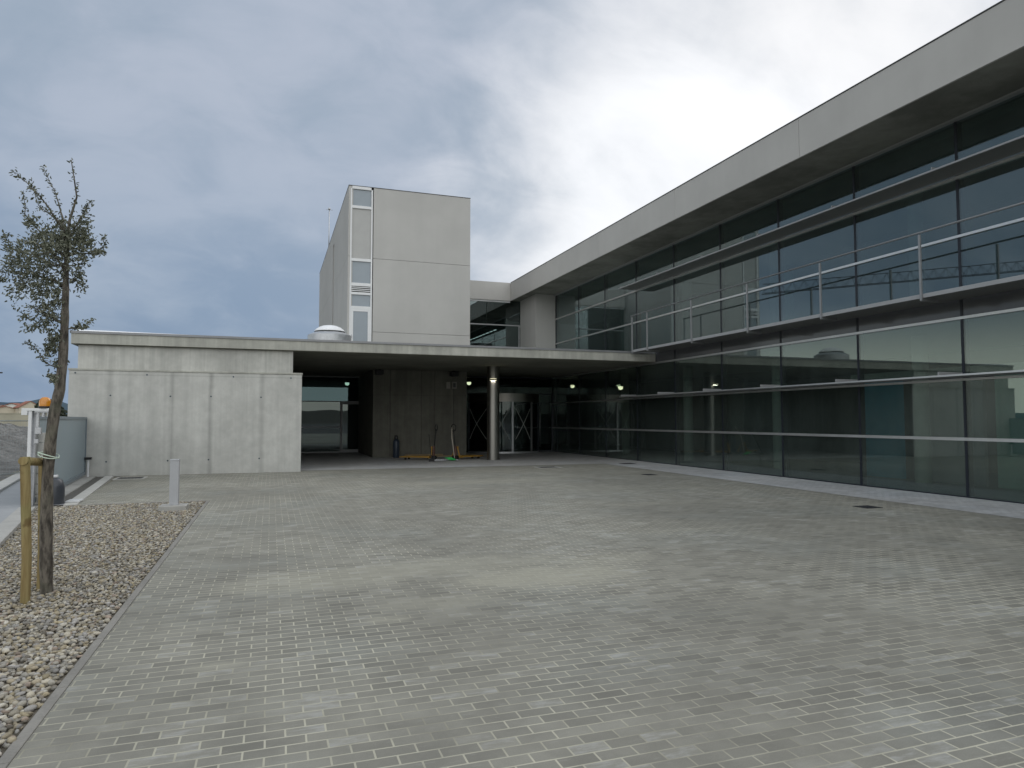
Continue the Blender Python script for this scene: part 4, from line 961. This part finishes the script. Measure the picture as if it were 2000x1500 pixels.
for (u, wd, w, h, rh, rz, lab, wm) in ((54, 300, 8, 6.6, 2.6, 12, 'cream gabled house with red tiled roof beyond the rubble', 'plaster'), (30, 330, 9, 7.4, 1.6, -20, 'pale house half hidden at the left of the cream house', 'whiteplaster'), (8, 300, 13, 5.2, 1.8, 5, 'far grey house at the very edge beyond the fence', 'plaster')):
    p = far(u, 800, wd); house((p.x, p.y, 0.4), R(rz)-math.atan2(p.x, p.y), w, 9, h, rh, lab, wm)
p = far(20, 806, 120)
b = MB().box(-7, 6.0, -.2, .2, -0.5, 2.7).box(-7.1, 6.1, -.28, .28, 2.701, 2.85)
o = b.build('garden_wall', M['beigewall'], bevel=.02); o.location = (p.x, p.y, 0); o.rotation_euler.z = R(17); tag(o, 'long beige garden wall beyond the rubble heap', 'wall')
# scattered town houses on the low rise, tiny
for i, (u, wd, w, h, wm, lab) in enumerate(((4, 420, 9, 9.2, 'whiteplaster', 'small white building on the skyline at the frame edge'), (36, 480, 12, 10.6, 'whiteplaster', 'long white building on the skyline below the blue hill'), (18, 450, 7, 10.2, 'plaster', 'narrow cream building on the skyline between two white ones'), (64, 520, 14, 9.8, 'beigewall', 'low beige building on the skyline behind the cream gabled house'))):
    p = far(u, 800, wd); house((p.x, p.y, 0.3), R(8*i)-math.atan2(p.x, p.y), w, 9, h, 1.0, lab, wm)
def far_tree(u, w, h, rw_, lab):
    p = far(u, 800, w); o = thing('broadleaf_tree', lab, 'tree', 'dark trees beyond the gate', loc=(p.x, p.y, 0))
    MB().tube([(0, 0, -.2), (0.1, 0, h*.5)], [.25, .15], 8).build('trunk', M['bark'], o)
    V_, F_, T_ = [], [], []
    for _ in range(700):
        a = random.uniform(0, 2*math.pi); zz = random.betavariate(1.6, 1.4); rr = rw_*math.sqrt(random.random())*math.sin(math.pi*(.15+.8*zz))*(0.8+.35*math.sin(3*a+u))
        c = Vector((rr*math.cos(a), rr*math.sin(a), h*(.15+.85*zz))); s = random.uniform(.25, .5)
        x = Vector([random.gauss(0, 1) for _ in range(3)]).normalized(); y_ = x.orthogonal().normalized(); k = len(V_)
        V_ += [c-x*s, c+y_*s*.6, c+x*s, c-y_*s*.6]; F_.append((k, k+1, k+2, k+3)); T_ += [random.random()]*4
    me = bpy.data.meshes.new('crown'); me.from_pydata([tuple(v) for v in V_], [], F_); aa = me.attributes.new('tone', 'FLOAT', 'POINT'); aa.data.foreach_set('value', T_); me.materials.append(M['farleaf'])
    q = bpy.data.objects.new('crown', me); COL.objects.link(q); q.parent = o
far_tree(82, 130, 5.2, 2.0, 'dark round tree behind the amber beacon'); far_tree(96, 135, 5.6, 2.4, 'taller dark tree just right of the amber beacon'); far_tree(108, 128, 4.6, 2.0, 'low dark tree hidden partly by the young tree trunk')
# street lamp whose arm reaches into the left edge
lp_ = at(6, 728, 34)
sl_ = thing('street_lamp', 'street lamp arm tip poking in at the left edge of the sky', 'street lamp', loc=(lp_.x-1.9, lp_.y-.6, 0))
MB().tube([(0, 0, 0), (0, 0, lp_.z-.25), (.35, .1, lp_.z-.05), (1.3, .4, lp_.z)], [.08, .055, .045, .04], 10).build('pole', M['galv'], sl_, smooth=True)
MB().add([(1.25, .33, lp_.z-.04), (1.9, .56, lp_.z-.03), (1.86, .68, lp_.z-.03), (1.2, .47, lp_.z-.04), (1.25, .33, lp_.z+.05), (1.9, .56, lp_.z+.03), (1.86, .68, lp_.z+.03), (1.2, .47, lp_.z+.05)], [(0, 3, 2, 1), (4, 5, 6, 7), (0, 1, 5, 4), (1, 2, 6, 5), (2, 3, 7, 6), (3, 0, 4, 7)]).build('lamp_head', M['black'], sl_, bevel=.02)
# tower crane whose jib is mirrored in the upper glazing
def mirrored(u, v, w):
    p = at(u, v, w); return Vector((2*XF-p.x, p.y, p.z))
j0, j1 = mirrored(1490, 574, 120), mirrored(2010, 528, 120)
jd = (j1-j0).normalized(); mast = j1+jd*3
jend = mast+jd*12
cr = thing('tower_crane', 'dark lattice jib of a tower crane, mirrored in the upper glazing', 'crane', loc=(mast.x, mast.y, 0))
def lattice(a, c, hgt, wid, step, rad):
    b = MB(); d = (c-a); L = d.length; d.normalize(); sdv = d.cross(Vector((0, 0, 1))).normalized(); upv = Vector((0, 0, 1)) if abs(d.z) < .9 else Vector((0, 1, 0)).cross(d)
    if abs(d.z) > .9: sdv = Vector((1, 0, 0)); upv = Vector((0, 1, 0))
    ch = [(-wid/2, 0), (wid/2, 0), (0, hgt)]
    for s_, u_ in ch: b.tube([a+sdv*s_+upv*u_, c+sdv*s_+upv*u_], rad, 5)
    n = int(L/step)
    for k in range(n):
        for s_ in (-1, 1):
            p0 = a+d*(k*L/n)+sdv*s_*wid/2; p1 = a+d*((k+.5)*L/n)+upv*hgt; p2 = a+d*((k+1)*L/n)+sdv*s_*wid/2
            b.tube([p0, p1, p2], rad*.55, 4)
    return b
keep(lattice(j0, mast, 1.7, 1.2, 2.0, .075).build('jib', M['cranep']), cr)
keep(lattice(mast, jend, 1.7, 1.2, 2.0, .10).build('counter_jib', M['cranep']), cr)
keep(lattice(Vector((mast.x, mast.y, 0)), Vector((mast.x, mast.y, mast.z+5)), 1.4, 1.4, 2, .10).build('mast', M['cranep']), cr)
keep(MB().box(jend.x-1.2, jend.x+1.2, jend.y-1, jend.y+1, jend.z-2.2, jend.z+.1).build('counterweight', M['kerb'], bevel=.05), cr)
keep(MB().box(mast.x-.9, mast.x+.9, mast.y+1.0, mast.y+2.4, mast.z-2.3, mast.z-.2).build('cab', M['cranep'], bevel=.1), cr)

# ================================================================ SKY + LIGHT
wd = bpy.data.worlds.new("World"); S.world = wd; wd.use_nodes = True
nt = wd.node_tree; nt.nodes.clear(); t = NT(nt)
SUN_EL, SUN_AZ = R(42), R(48)            # azimuth clockwise from +Y (away from the camera)
sky = t.n('ShaderNodeTexSky', sky_type='NISHITA', sun_disc=False, sun_elevation=SUN_EL, sun_rotation=SUN_AZ, air_density=1.2, dust_density=3.0)
d = t.n('ShaderNodeTexCoord').outputs['Generated']
xyz = t.sep(d); X, Y, Z = xyz[0], xyz[1], xyz[2]
zc = t.math('ADD', t.math('MAXIMUM', Z, 0.0), 0.62)
cv = t.n('ShaderNodeCombineXYZ', ins={0: t.math('DIVIDE', X, zc), 1: t.math('DIVIDE', Y, zc), 2: 0.0}).outputs[0]
rot = t.n('ShaderNodeMapping', ins={0: cv, 2: (0, 0, R(-30)), 3: (1.15, 1.7, 1.0)}).outputs[0]
n1 = t.noise(rot, 2.0, 7, 0.54, 0.4); n2 = t.noise(rot, 5.5, 6, 0.55, 0.6)
cl = t.math('ADD', t.math('MULTIPLY', n1, 0.60), t.math('MULTIPLY', n2, 0.40))
cl = t.mapr(cl, 0.39, 0.62)
dark, light = (0.34, 0.415, 0.515), (0.455, 0.51, 0.61)
c = t.mix(cl, dark, light)
# heavier blue cloud low on the left, lighter upward
lowl = t.math('MULTIPLY', t.mapr(Z, 0.06, 0.46, 1.0, 0.0), t.mapr(t.math('SUBTRACT', Y, t.math('MULTIPLY', X, 2.2)), 0.1, 1.1))
c = t.mix(t.math('MULTIPLY', lowl, 0.95), c, t.mix(cl, (0.225, 0.315, 0.455), (0.335, 0.42, 0.54)))
# sun behind thin cloud over the right building
def sph(az, el): return (math.sin(R(az))*math.cos(R(el)), math.cos(R(az))*math.cos(R(el)), math.sin(R(el)))
g = Vector(sph(36, 13))
def lobe(az, el): return t.n('ShaderNodeVectorMath', operation='DOT_PRODUCT', ins={0: d, 1: sph(az, el)}).outputs['Value']
d2 = t.math('MAXIMUM', lobe(46, 23), lobe(55, 33))
dt = t.n('ShaderNodeVectorMath', operation='DOT_PRODUCT', ins={0: d, 1: tuple(g)}).outputs['Value']
dtw = t.math('ADD', dt, t.math('MULTIPLY_ADD', n1, 0.16, -0.08))
wob_ = t.math('MULTIPLY_ADD', n2, 0.05, -0.025)
gl1 = t.mapr(t.math('ADD', t.math('MAXIMUM', dtw, t.math('ADD', d2, t.math('MULTIPLY_ADD', n1, 0.14, -0.085))), wob_), 0.897, 1.0, 0, 0.90); gl2 = t.mapr(dtw, 0.96, 1.0, 0, 0.10)
glow = t.math('ADD', gl1, gl2)
c = t.mix(t.math('MINIMUM', gl1, 1.0), c, (0.93, 0.95, 0.98))
c = t.mix(1.0, c, t.n('ShaderNodeCombineXYZ', ins={0: gl2, 1: gl2, 2: gl2}).outputs[0], 'ADD')
# brighter overcast overhead and behind the camera
back = t.mapr(Y, 0.10, -0.45); over = t.math('MULTIPLY', t.mapr(Z, 0.70, 0.95), 0.45)
c = t.mix(t.math('MULTIPLY', t.math('MAXIMUM', back, over), 0.9), c, t.mix(cl, (1.26, 1.31, 1.33), (1.98, 2.0, 1.98)))
# storm-dark mid sky to the left, cream band at the horizon left and behind
side = t.mapr(t.math('MULTIPLY', X, -1.0), 0.38, 0.70)
midb = t.math('MULTIPLY', t.math('MULTIPLY', side, t.mapr(Y, -0.3, 0.2)), t.mapr(Z, 0.10, 0.22))
c = t.mix(t.math('MULTIPLY', midb, 0.8), c, t.mix(cl, (0.20, 0.27, 0.36), (0.30, 0.36, 0.44)))
hz = t.math('MULTIPLY', t.math('MAXIMUM', side, t.mapr(Y, 0.0, -0.35)), t.mapr(Z, 0.04, 0.16, 1.0, 0.0))
hcol = t.mix(t.mapr(Y, 0.0, 0.25), (0.74, 0.72, 0.64), (1.45, 1.50, 1.32))
c = t.mix(t.math('MULTIPLY', hz, 0.9), c, hcol)
# thin Nishita daylight showing through the cloud deck (background strength is 0.1)
c10 = t.n('ShaderNodeVectorMath', operation='SCALE', ins={0: c, 'Scale': 10.0}).outputs[0]
fin = t.mix(0.06, c10, sky.outputs[0])
bg = t.n('ShaderNodeBackground', ins={'Color': fin, 'Strength': 0.1})
nt.links.new(bg.outputs[0], t.n('ShaderNodeOutputWorld').inputs[0])
sd = bpy.data.lights.new('sun', 'SUN'); sd.energy = 0.6; sd.angle = R(30); sd.color = (1.0, 0.965, 0.90)
so = bpy.data.objects.new('sun', sd); COL.objects.link(so)
sdir = Vector((math.sin(SUN_AZ)*math.cos(SUN_EL), math.cos(SUN_AZ)*math.cos(SUN_EL), math.sin(SUN_EL)))
so.rotation_euler = (-sdir).to_track_quat('-Z', 'Y').to_euler(); so.location = sdir*60

vs = S.view_settings; vs.view_transform = 'Standard'; vs.look = 'None'; vs.gamma = 1; vs.exposure = 0.0; vs.use_curve_mapping = False
S.cycles.use_denoising = True; S.cycles.max_bounces = 8; S.cycles.transparent_max_bounces = 16; S.cycles.sample_clamp_indirect = 4.0
